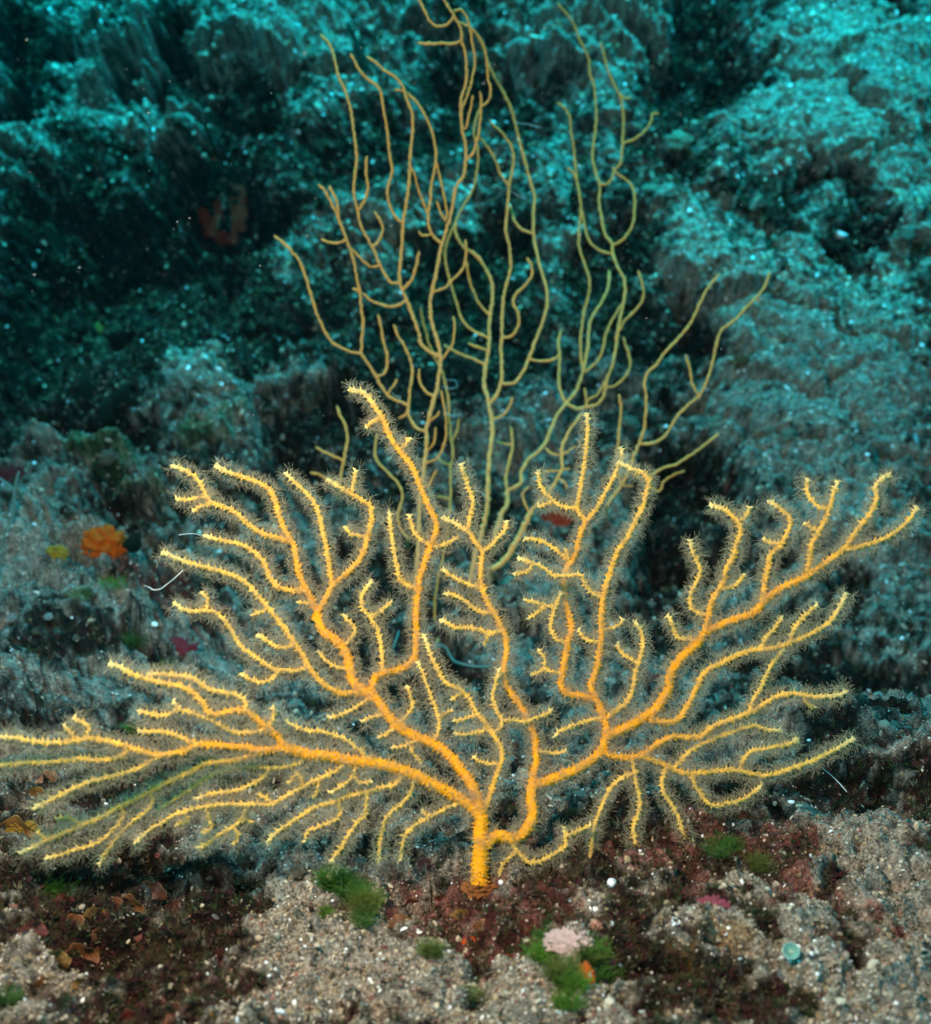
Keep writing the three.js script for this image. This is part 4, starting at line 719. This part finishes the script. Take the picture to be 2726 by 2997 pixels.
SLIVERS.forEach(([c, x, y, l, w, t], i) => { const long = l > 2 * w; lay(chipGeos[i % 4], shellMats[i % 4], c, x, y, l, w, -t, 'shell_fragment', (long ? 'slender pale shell sliver lying ' : 'small chunky pale shell fragment lying ') + WHERE[c], 'shell', (long ? 'slender shell slivers ' : 'chunky shell fragments ') + WHERE[c]); });
for (let k = 0; k < 110; k++) { const c = 'ACDFGHI'[k % 7], b = rr(16, 34); lay(chipGeos[k % 4], shellMats[(k * 7) % 4], c, rr(30, 1800), rr(c === 'G' || c === 'H' ? 1050 : 30, 1800), b * rr(0.9, 1.5), b * 0.8, rr(0, 3), 'shell_fragment', 'small chunky pale shell fragment lying ' + WHERE[c], 'shell', 'chunky shell fragments ' + WHERE[c]); }
[['A', 1230, 95, 80, 100], ['A', 1675, 285, 110, 44], ['C', 480, 755, 130, 90], ['C', 1655, 105, 50, 70], ['C', 440, 1100, 80, 70], ['C', 330, 1010, 70, 90], ['C', 1700, 1260, 90, 70], ['F', 978, 492, 80, 60], ['F', 1060, 505, 80, 76], ['F', 1585, 592, 60, 44], ['F', 830, 360, 60, 56], ['F', 660, 440, 110, 90], ['D', 330, 790, 120, 90], ['D', 580, 620, 120, 80], ['G', 1600, 1020, 100, 90], ['G', 1050, 1090, 110, 60], ['G', 1310, 960, 90, 90], ['H', 310, 1050, 44, 34], ['C', 600, 975, 44, 50], ['F', 220, 440, 100, 80]]
  .forEach(([c, x, y, l, w], i) => lay(pebbleGeos[i % 3], rockPale(i), c, x, y, l, w, rr(0, 3), 'pebble', 'rounded pale pebble stuck fast ' + WHERE[c], 'pebble', 'pebbles ' + WHERE[c], 0.5));
function rockPale(i) { return stoneMat(0.30 + 0.03 * (i % 3), 0.24 + 0.02 * (i % 3), 0.18); }
// the two round white shells and the hollow one
{
  const white = tint(0.82, 0.84, 0.84, 0.35), ball = smoothLump(3, 3, 0.06, 1.4, 1);
  lay(ball, white, 'I', 120, 1082, 50, 50, 0, 'round_shell', 'small smooth white ball shell on the ledge beside the hanging twig', 'shell', null, 0.1);
  lay(ball, white, 'H', 1042, 1076, 30, 30, 0, 'round_shell', 'tiny white bead shell at the foot of the orange trunk', 'shell', null, 0.1);
  const cup = (c, x, y, d, label) => {
    const [px, py] = at(c, x, y), h = hit(px, py), r = d * CS * PXM * h.d / 2, pts = [];
    for (let k = 0; k <= 14; k++) { const a = k / 14 * 1.75; pts.push(new THREE.Vector2(Math.max(1e-5, Math.sin(a) * r), -Math.cos(a) * r * 0.9)); }
    for (let k = 14; k >= 0; k--) { const a = k / 14 * 1.75; pts.push(new THREE.Vector2(Math.max(1e-5, Math.sin(a) * r * 0.88), -Math.cos(a) * r * 0.76)); }
    const o = new THREE.Mesh(new THREE.LatheGeometry(pts, 28), white); o.position.copy(h.p).addScaledVector(h.n, r * 0.5); o.quaternion.copy(faceTo(V(0.35, 0.9, 0.1).normalize(), 0)); add(o, 'hollow_shell'); tag(o, label, 'shell');
  };
  cup('C', 1346, 1248, 74, 'hollow white half shell glinting on the dark rock face');
  cup('I', 462, 1284, 48, 'hollow white half shell tipped over on the maroon ledge');
}
// mermaid's cup: a pale green dish on a stalk
{
  const [px, py] = at('I', 1080, 1495), h = hit(px, py), k = CS * PXM * h.d, r = 43 * k, root = new THREE.Group();
  const face = CAM.clone().sub(h.p).normalize().lerp(UP, 0.28).normalize(), q = faceTo(face, 0);
  const green = new THREE.MeshPhysicalMaterial({ color: rgb(0.12, 0.33, 0.25), roughness: 0.35, transmission: 0.25, thickness: 0, side: THREE.DoubleSide }), pale = tint(0.36, 0.50, 0.40, 0.4);
  const mid = h.p.clone().add(CAM.clone().addScaledVector(rayOf(...at('I', 1080, 1455)), h.d).sub(CAM.clone().addScaledVector(rayOf(px, py), h.d))).addScaledVector(face, r * 0.8);
  root.position.copy(h.p);
  const part = (g, m, name, parent = root) => { const o = new THREE.Mesh(g, m); o.name = name; parent.add(o); return o; };
  const dish = part(new THREE.LatheGeometry(Array.from({ length: 17 }, (_, i) => { const t = i / 16; return new THREE.Vector2(Math.max(1e-6, t * r), r * 0.42 * t * t - (i % 2) * r * 0.004); }), 40), green, 'dish');
  dish.position.copy(mid).sub(h.p); dish.quaternion.copy(q);
  const rim = part(new THREE.TorusGeometry(r, r * 0.05, 8, 48), pale, 'rim', dish); rim.rotation.x = Math.PI / 2; rim.position.y = r * 0.42;
  const knob = part(smoothLump(5, 2, 0.08, 1, 0.7), pale, 'centre_knob', dish); knob.scale.setScalar(r * 0.2); knob.position.y = r * 0.1;
  for (let s = 0; s < 24; s++) { const a = s / 24 * 2 * Math.PI, c = new THREE.QuadraticBezierCurve3(V(Math.cos(a) * r * 0.2, r * 0.03, Math.sin(a) * r * 0.2), V(Math.cos(a) * r * 0.6, r * 0.14, Math.sin(a) * r * 0.6), V(Math.cos(a) * r * 0.98, r * 0.41, Math.sin(a) * r * 0.98)); part(new THREE.TubeGeometry(c, 5, r * 0.012, 4), pale, 'ray', dish); }
  part(new THREE.TubeGeometry(new THREE.QuadraticBezierCurve3(V(0, -0.002, 0), V(0, r * 0.5, r * 0.1), mid.clone().sub(h.p)), 8, r * 0.09, 7), pale, 'stalk');
  add(root, 'mermaids_cup_alga'); tag(root, 'pale green dish shaped alga with a white rim on the ledge', 'algae');
}
const grassA = tint(0.085, 0.19, 0.015, 0.7), grassB = tint(0.045, 0.12, 0.015, 0.7), grassC = tint(0.10, 0.13, 0.02, 0.7);
// green hair algae tufts: [crop, x, y, spread in crop px, blades, height mm]
[['H', 140, 1070, 70, 130, 9], ['H', 240, 1110, 80, 150, 9], ['H', 310, 1190, 80, 170, 9], ['H', 360, 1160, 50, 90, 8], ['H', 300, 1270, 70, 80, 7], ['H', 670, 1440, 50, 90, 8], ['H', 1255, 1460, 50, 100, 9], ['H', 1290, 1370, 50, 60, 8], ['H', 1365, 1560, 70, 150, 9], ['H', 1430, 1620, 60, 110, 8], ['H', 1530, 1440, 60, 100, 8], ['H', 900, 1670, 70, 60, 6], ['H', 1390, 1720, 60, 80, 8], ['I', 710, 880, 90, 110, 9], ['I', 920, 975, 60, 80, 8], ['D', 620, 1280, 80, 120, 10], ['D', 700, 1610, 70, 120, 10], ['D', 430, 1345, 70, 70, 8], ['G', 690, 250, 30, 60, 9], ['G', 1790, 1060, 60, 110, 9], ['D', 890, 1735, 50, 50, 7], ['G', 300, 1110, 70, 90, 8], ['G', 60, 1720, 70, 80, 8], ['I', 20, 1470, 60, 100, 9], ['H', 100, 1240, 40, 50, 6], ['I', 90, 1560, 60, 60, 8]]
  .forEach(([c, x, y, w, n, mm], k) => {
    const [px, py] = at(c, x, y), h = hit(px, py + 12), R = w * CS * PXM * h.d * 1.0, geos = [], root = new THREE.Group();
    for (let i = 0; i < n * 4; i++) {
      const a = rnd() * 6.28, r = R * Math.sqrt(rnd()), L = mm * 0.00075 * rr(0.35, 1.15), lean = rr(0.1, 1.3), b = rnd() * 6.28;
      const px2 = px + Math.cos(a) * r / (PXM * h.d), py2 = py + 10 + Math.sin(a) * r * 0.6 / (PXM * h.d), q = hit(px2, py2); if (q.p.distanceTo(h.p) > R * 2.5) continue;
      const p = q.p.clone().addScaledVector(q.n, -0.0006).sub(h.p), d = UP.clone().lerp(q.n, 0.35).add(V(Math.cos(b) * lean, 0, Math.sin(b) * lean)).normalize(), cu = new THREE.QuadraticBezierCurve3(p, p.clone().addScaledVector(d, L * 0.6), p.clone().addScaledVector(d, L * 0.85).add(V(Math.cos(b) * L * 0.3, L * 0.1, Math.sin(b) * L * 0.3)));
      const g = new THREE.TubeGeometry(cu, 3, 0.00009, 3); g.deleteAttribute('uv'); geos.push(g);
    }
    if (!geos.length) return;
    const o = new THREE.Mesh(mergeGeometries(geos), [grassA, grassB, grassC][k % 3]); o.position.copy(h.p); add(o, 'green_algae_tuft'); tag(o, ['bright green', 'deep green', 'olive green'][k % 3] + ' hair algae tuft growing ' + WHERE[c], 'algae', ['bright green', 'deep green', 'olive green'][k % 3] + ' tufts ' + WHERE[c]);
  });
// brown fan algae: thin zoned fans, frilled at the rim
{
  const fans = [0, 1, 2, 3].map((s) => {
    const pos = [], col = [], idx = [], R = 9, A = 26;
    for (let side = 0; side < 2; side++) for (let j = 0; j <= R; j++) for (let i = 0; i <= A; i++) {
      const r = j / R, a = mix(-0.15, Math.PI + 0.15, i / A), rim = 1 + 0.10 * noise(a * 1.6, s * 5, 2) + 0.03 * noise(a * 6, s, 7), f = 0.16 * r * r * Math.sin(a * 4 + s) + 0.28 * r * r;
      pos.push(Math.cos(a) * r * rim, Math.sin(a) * r * rim * 0.95, f - side * 0.035);
      const zone = 0.75 + 0.35 * Math.sin(r * 19 + noise(a, s, 3) * 2), e = smooth(0.86, 1, r), v = rr(0.85, 1.15) * zone;
      col.push(mix(1, 1.9, e) * v, mix(1, 2.1, e) * v, mix(1, 2.4, e) * v);
    }
    const n = (R + 1) * (A + 1);
    for (let side = 0; side < 2; side++) for (let j = 0; j < R; j++) for (let i = 0; i < A; i++) { const a = side * n + j * (A + 1) + i, b = a + A + 1; side ? idx.push(a, b, a + 1, a + 1, b, b + 1) : idx.push(a, a + 1, b, a + 1, b + 1, b); }
    for (let i = 0; i < A; i++) { const a = R * (A + 1) + i; idx.push(a, a + 1, a + n, a + 1, a + n + 1, a + n); }
    const g = new THREE.BufferGeometry(); g.setAttribute('position', new THREE.Float32BufferAttribute(pos, 3)); g.setAttribute('color', new THREE.Float32BufferAttribute(col, 3)); g.setIndex(idx); g.computeVertexNormals(); return g;
  });
  const mats = [[0.19, 0.048, 0.014], [0.23, 0.075, 0.016], [0.25, 0.12, 0.018], [0.16, 0.026, 0.012]].map(([r, g, b]) => new THREE.MeshPhysicalMaterial({ color: rgb(r, g, b), vertexColors: true, roughness: 0.55, transmission: 0.2, thickness: 0 }));
  const words = ['reddish brown', 'rusty brown', 'ochre', 'dark red'];
  [['G', 800, 1010, 55, 0], ['G', 810, 1160, 85, 0], ['G', 710, 1210, 70, 1], ['G', 620, 1220, 62, 0], ['G', 500, 1270, 66, 2], ['G', 400, 1310, 66, 1], ['G', 570, 1490, 80, 1], ['G', 430, 1480, 84, 1], ['G', 300, 1500, 74, 2], ['G', 950, 1800, 80, 0], ['G', 690, 1820, 60, 3], ['G', 1110, 1810, 50, 2], ['G', 200, 620, 60, 2], ['G', 270, 530, 56, 1], ['G', 90, 800, 80, 2], ['G', 240, 1640, 62, 1], ['G', 450, 1640, 66, 2], ['G', 650, 1060, 44, 3], ['G', 880, 1080, 44, 3], ['G', 350, 1180, 50, 3], ['G', 170, 1340, 66, 3], ['G', 700, 1350, 60, 3], ['G', 540, 1370, 50, 0], ['H', 500, 1310, 60, 1], ['H', 820, 1280, 60, 2], ['H', 640, 980, 40, 3], ['H', 940, 1340, 60, 1], ['H', 1180, 1330, 50, 3], ['D', 290, 1160, 50, 2], ['I', 250, 1290, 50, 3], ['H', 720, 1180, 46, 3], ['H', 560, 1200, 46, 3]]
    .forEach(([c, x, y, r, m], k) => {
      const [px, py] = at(c, x, y), h = hit(px, py), s = r * 1.1 * CS * PXM * h.d, o = new THREE.Mesh(fans[k % 4], mats[m]);
      o.position.copy(h.p).addScaledVector(h.n, -0.001); o.rotation.set(rr(-0.85, -0.1), rr(-0.6, 0.6), rr(-0.7, 0.7)); o.scale.setScalar(s); add(o, 'fan_alga');
      tag(o, words[m] + ' pale rimmed fan alga ' + (c === 'G' ? 'in the dark thicket on the ledge' : (c === 'F' ? 'on the slope' : WHERE[c])), 'algae', words[m] + ' fan algae ' + (c === 'G' ? 'in the dark thicket' : WHERE[c]));
    });
}
// sponges and crusts: [name, label, crop, x, y, width, height, colour, lumps, flatness]
[['orange_sponge', 'round bright orange sponge lump beside a dark hollow on the gravelly shelf', 'D', 560, 1095, 220, 190, [0.50, 0.085, 0.004], 0.30, 0.75],
  ['red_crust_sponge', 'large dark red crust sponge inside the black hollow', 'A', 1190, 1120, 260, 360, [0.17, 0.016, 0.006], 0.2, 0.2],
  ['red_sponge', 'bright red sponge patch behind the fuzzy fan', 'E', 1340, 985, 170, 150, [0.34, 0.025, 0.008], 0.4, 0.3],
  ['orange_crust_sponge', 'flat orange red crust under the trunk of the orange fan', 'H', 900, 1402, 130, 60, [0.5, 0.07, 0.01], 0.4, 0.3],
  ['orange_crust_sponge', 'orange sponge finger beside the green tufts on the ledge', 'H', 1495, 1580, 90, 130, [0.52, 0.09, 0.012], 0.35, 0.5],
  ['rust_crust_sponge', 'long rusty crust trailing across the ledge below the orange fan', 'H', 1080, 1470, 230, 60, [0.24, 0.04, 0.012], 0.5, 0.25],
  ['yellow_sponge', 'small yellow green sponge glowing at the rim of the black hollow', 'A', 545, 1760, 100, 50, [0.17, 0.16, 0.03], 0.4, 0.5],
  ['ochre_sponge', 'small ochre sponge beside the bright orange one', 'D', 300, 1140, 110, 80, [0.30, 0.19, 0.02], 0.4, 0.5],
  ['brown_sponge', 'brown oval sponge on the pale slope', 'F', 810, 100, 110, 60, [0.09, 0.05, 0.02], 0.3, 0.5],
  ['pink_crust', 'pale pink coralline crust cushion on the near ledge', 'H', 1400, 1400, 240, 130, [0.50, 0.34, 0.30], 0.35, 0.4],
  ['pink_crust', 'small salmon coralline knob above the pale pink cushion', 'H', 1540, 1310, 80, 60, [0.55, 0.28, 0.2], 0.3, 0.6],
  ['maroon_crust', 'maroon coralline crust on the ledge under the dark fronds', 'I', 660, 1190, 150, 70, [0.22, 0.05, 0.07], 0.5, 0.25],
  ['maroon_crust', 'plum coloured crust beside the orange sponge finger', 'I', 60, 1530, 150, 90, [0.26, 0.05, 0.08], 0.5, 0.3],
  ['maroon_crust', 'wine red crust patch on the gravelly shelf below the green tuft', 'D', 960, 1660, 170, 120, [0.15, 0.025, 0.035], 0.5, 0.25],
  ['maroon_crust', 'dark wine crust beside the blue green forked alga', 'D', 60, 740, 140, 120, [0.12, 0.02, 0.02], 0.5, 0.25],
  ['ochre_sponge', 'dull ochre sponge pad beside the brown fan algae', 'G', 120, 790, 150, 90, [0.24, 0.15, 0.02], 0.4, 0.4]]
  .forEach(([name, label, c, x, y, w, hh, col, amp, flat], k) => {
    const [px, py] = at(c, x, y), h = hit(px, py), s = CS * PXM * h.d / 2, g = smoothLump(k * 13 + 2, 14, amp * 1.5, 2.0, 1), p = g.attributes.position, vc = [];
    for (let i = 0; i < p.count; i++) {   // pores and knobs
      const v = V(p.getX(i), p.getY(i), p.getZ(i)), f = fbm(v.x * 5 + k, v.y * 5, v.z * 5, 3), pore = smooth(0.62, 0.8, noise(v.x * 4.2, v.y * 4.2 + k, v.z * 4.2)); v.multiplyScalar(1 + 0.07 * f - 0.12 * pore); p.setXYZ(i, v.x, v.y, v.z);
      const b = 0.85 + 0.35 * f + rr(-0.12, 0.12); vc.push(b, b, b);
    }
    g.setAttribute('color', new THREE.Float32BufferAttribute(vc, 3));
    const o = new THREE.Mesh(g, new THREE.MeshPhysicalMaterial({ color: rgb(...col), vertexColors: true, roughness: 0.8, specularIntensity: 0.15 }));
    const face = CAM.clone().sub(h.p).normalize().lerp(h.n, 0.4).normalize();
    o.position.copy(h.p).addScaledVector(face, -0.3 * Math.min(w, hh) * s * flat); o.quaternion.setFromUnitVectors(V(0, 0, 1), face); o.scale.set(w * s, hh * s, Math.min(w, hh) * s * flat); add(o, name); tag(o, label, 'sponge');
  });
// threads and slime strings, at the depth of what they hang from
const cord = (list, r, depth) => { const pts = readStroke(list).map(([x, y], i) => CAM.clone().addScaledVector(rayOf(x, y), typeof depth === 'number' ? depth + 0.004 * Math.sin(i * 2) : hit(x, y).d - 0.004)); const c = new THREE.CatmullRomCurve3(pts); return [c, r]; };
const threadMat = tint(0.55, 0.56, 0.52, 0.6), tealMat = tint(0.10, 0.17, 0.14, 0.8);
[['pale curled thread hanging below a twig over the gravelly shelf', 0.00025, 0.53, 'D', 775, 1310, 800, 1318, 830, 1332, 860, 1328, 890, 1308, 940, 1268, 985, 1225], ['fine thread trailing from a fuzzy orange twig tip', 0.00016, 0.55, 'D', 960, 1037, 1030, 1030, 1092, 1042], ['straight pale thread drifting under the longest low twig', 0.00018, 0.54, 'I', 1250, 460, 1320, 520, 1382, 588], ['hair thin thread stretched from a long bare branch', 0.0002, 1.03, 'B', 1115, 658, 1190, 668, 1258, 688],
  ['hair thin thread between two bare branches', 0.0002, 1.03, 'B', 1085, 1022, 1130, 1050, 1172, 1066], ['pale slime string beside the straight bare stem', 0.0003, 1.03, 'E', 1000, 415, 1080, 408, 1160, 420], ['looped slime string caught on the thin wavy stem', 0.00026, 1.06, 'E', 725, 240, 770, 252, 805, 238, 795, 210, 745, 205], ['short slime string tangled round the thin wavy stem', 0.0004, 1.06, 'E', 745, 385, 780, 398, 825, 392], ['wispy string hanging on the tan bare fan', 0.00026, 0.98, 'E', 445, 265, 470, 290, 500, 300, 485, 320]]
  .forEach(([label, r, d, ...l]) => { const [c] = cord(l, r, d); const o = new THREE.Mesh(new THREE.TubeGeometry(c, 40, r, 5), threadMat); add(o, 'thread'); tag(o, label, 'thread'); });
[['curved dark teal tendril crossing behind the orange fan', 0.0011, 'E', 680, 1640, 735, 1635, 770, 1690, 830, 1730, 900, 1745, 985, 1745], ['short upright teal tendril behind a forked orange branch', 0.0009, 'E', 497, 1480, 490, 1560, 460, 1645]]
  .forEach(([label, r, ...l]) => { const [c] = cord(l, r, 'rock'); const o = new THREE.Mesh(new THREE.TubeGeometry(c, 50, r, 6), tealMat); add(o, 'tendril_alga'); tag(o, label, 'algae'); });
{ // forked alga on the gravelly shelf
  const root = new THREE.Group(), h = hit(...at('D', 70, 950)), mk = (r, ...l) => { const c = new THREE.CatmullRomCurve3(readStroke(l).map(([x, y]) => CAM.clone().addScaledVector(rayOf(x, y), h.d - 0.01).sub(h.p))); const o = new THREE.Mesh(new THREE.TubeGeometry(c, 24, r, 6), tealMat); root.add(o); return o; };
  root.position.copy(h.p); mk(0.0014, 'D', 65, 960, 72, 900, 80, 800).name = 'stem'; mk(0.0011, 'D', 80, 805, 88, 750, 105, 695).name = 'fork'; mk(0.0011, 'D', 80, 805, 45, 770, 0, 735).name = 'fork'; add(root, 'forked_alga'); tag(root, 'blue green forked alga standing on the gravelly shelf', 'algae');
}
{ // dark strap of seagrass leaning on the far face, and dark leafy fronds
  const ribbon = (pts, w) => { const c = new THREE.CatmullRomCurve3(pts), pos = [], idx = [], n = 30; for (let i = 0; i <= n; i++) { const p = c.getPointAt(i / n), t = i / n, hw = w * (0.35 + 0.65 * Math.sin(Math.PI * Math.min(1, t * 0.8 + 0.2))); pos.push(p.x - hw, p.y, p.z, p.x, p.y, p.z + w * 0.35, p.x + hw, p.y, p.z); if (i < n) { const a = i * 3; idx.push(a, a + 1, a + 3, a + 1, a + 4, a + 3, a + 1, a + 2, a + 4, a + 2, a + 5, a + 4); } } const g = new THREE.BufferGeometry(); g.setAttribute('position', new THREE.Float32BufferAttribute(pos, 3)); g.setIndex(idx); g.computeVertexNormals(); return g; };
  const darkLeaf = new THREE.MeshPhysicalMaterial({ color: rgb(0.010, 0.022, 0.014), roughness: 0.7, specularIntensity: 0.15, side: THREE.DoubleSide });
  const h = hit(...at('B', 320, 380)), pts = readStroke(['B', 322, 385, 300, 310, 262, 225, 235, 165, 212, 120]).map(([x, y], i) => CAM.clone().addScaledVector(rayOf(x, y), h.d - 0.006 * i - 0.004));
  const o = new THREE.Mesh(ribbon(pts, 0.005), darkLeaf); add(o, 'seagrass_blade'); tag(o, 'dark strap of seagrass leaning against the far rock face', 'seagrass');
  [['D', 470, 320, 460, 130], ['D', 560, 430, 600, 280], ['D', 700, 1130, 740, 1020], ['D', 640, 340, 690, 220]].forEach(([c, x0, y0, x1, y1]) => { const q = hit(...at(c, x0, y0)), e = (x, y, d) => CAM.clone().addScaledVector(rayOf(...at(c, x, y)), q.d - d); const f = new THREE.Mesh(ribbon([e(x0, y0, 0.001), e((x0 + x1) / 2 - 8, (y0 + y1) / 2, 0.014), e(x1, y1, 0.02)], 0.008), darkLeaf); add(f, 'dark_frond'); tag(f, 'broad blackish green frond rising from a hollow', 'algae', 'blackish green fronds'); });
}
// specks drifting in the water
{
  const im = new THREE.InstancedMesh(new THREE.IcosahedronGeometry(1, 0), tint(0.6, 0.58, 0.5, 0.8), 2600), m = new THREE.Matrix4(), q = new THREE.Quaternion();
  for (let i = 0; i < 2600; i++) { const d = rr(0.42, 1.1), w = d * TAN * 1.15, s = 0.00008 + 0.00014 * Math.pow(rnd(), 3); m.compose(CAM.clone().add(V(rr(-1, 1) * w, -d * SINP + rr(-1, 1) * w, -d * COSP)), q, V(s, s, s)); im.setMatrixAt(i, m); }
  im.name = 'drifting_specks'; lit(im); tag(im, 'tiny pale specks drifting in the water', 'particles', null, 'stuff'); scene.add(im);
}
// the diver's strobe above the picture: housing, arm, reflector rim, glowing front
{
  const root = new THREE.Group(), black = tint(0.02, 0.02, 0.022, 0.5), grey = tint(0.25, 0.25, 0.26, 0.35), part = (g, m, n, y, p = root) => { const o = new THREE.Mesh(g, m); o.name = n; o.position.y = y; p.add(o); return o; };
  const body = part(new THREE.LatheGeometry([[0.001, -0.14], [0.035, -0.14], [0.042, -0.13], [0.042, -0.02], [0.05, -0.006], [0.05, 0], [0.044, 0], [0.038, -0.012], [0.001, -0.012]].map(([x, y]) => new THREE.Vector2(x, y)), 40), black, 'housing', -0.012);
  part(new THREE.CylinderGeometry(0.037, 0.037, 0.002, 40), new THREE.MeshStandardMaterial({ color: rgb(0.9, 0.9, 0.88), emissive: rgb(1, 0.86, 0.74), emissiveIntensity: 3, roughness: 0.4 }), 'flash_front', -0.020);
  part(new THREE.CylinderGeometry(0.014, 0.014, 0.02, 20), grey, 'dial', -0.16);
  const ball = part(new THREE.SphereGeometry(0.013, 20, 14), grey, 'ball_joint', -0.09); ball.position.x = 0.052;
  const arm = part(new THREE.CylinderGeometry(0.008, 0.008, 0.24, 16), black, 'arm', -0.2); arm.position.x = 0.06;
  root.position.copy(STROBE_AT); root.quaternion.setFromUnitVectors(UP, STROBE_TO.clone().sub(STROBE_AT).normalize());
  add(root, 'dive_strobe'); tag(root, 'black diving strobe on an arm lighting the sea fans', 'lamp');
}
renderer.render(scene, camera);
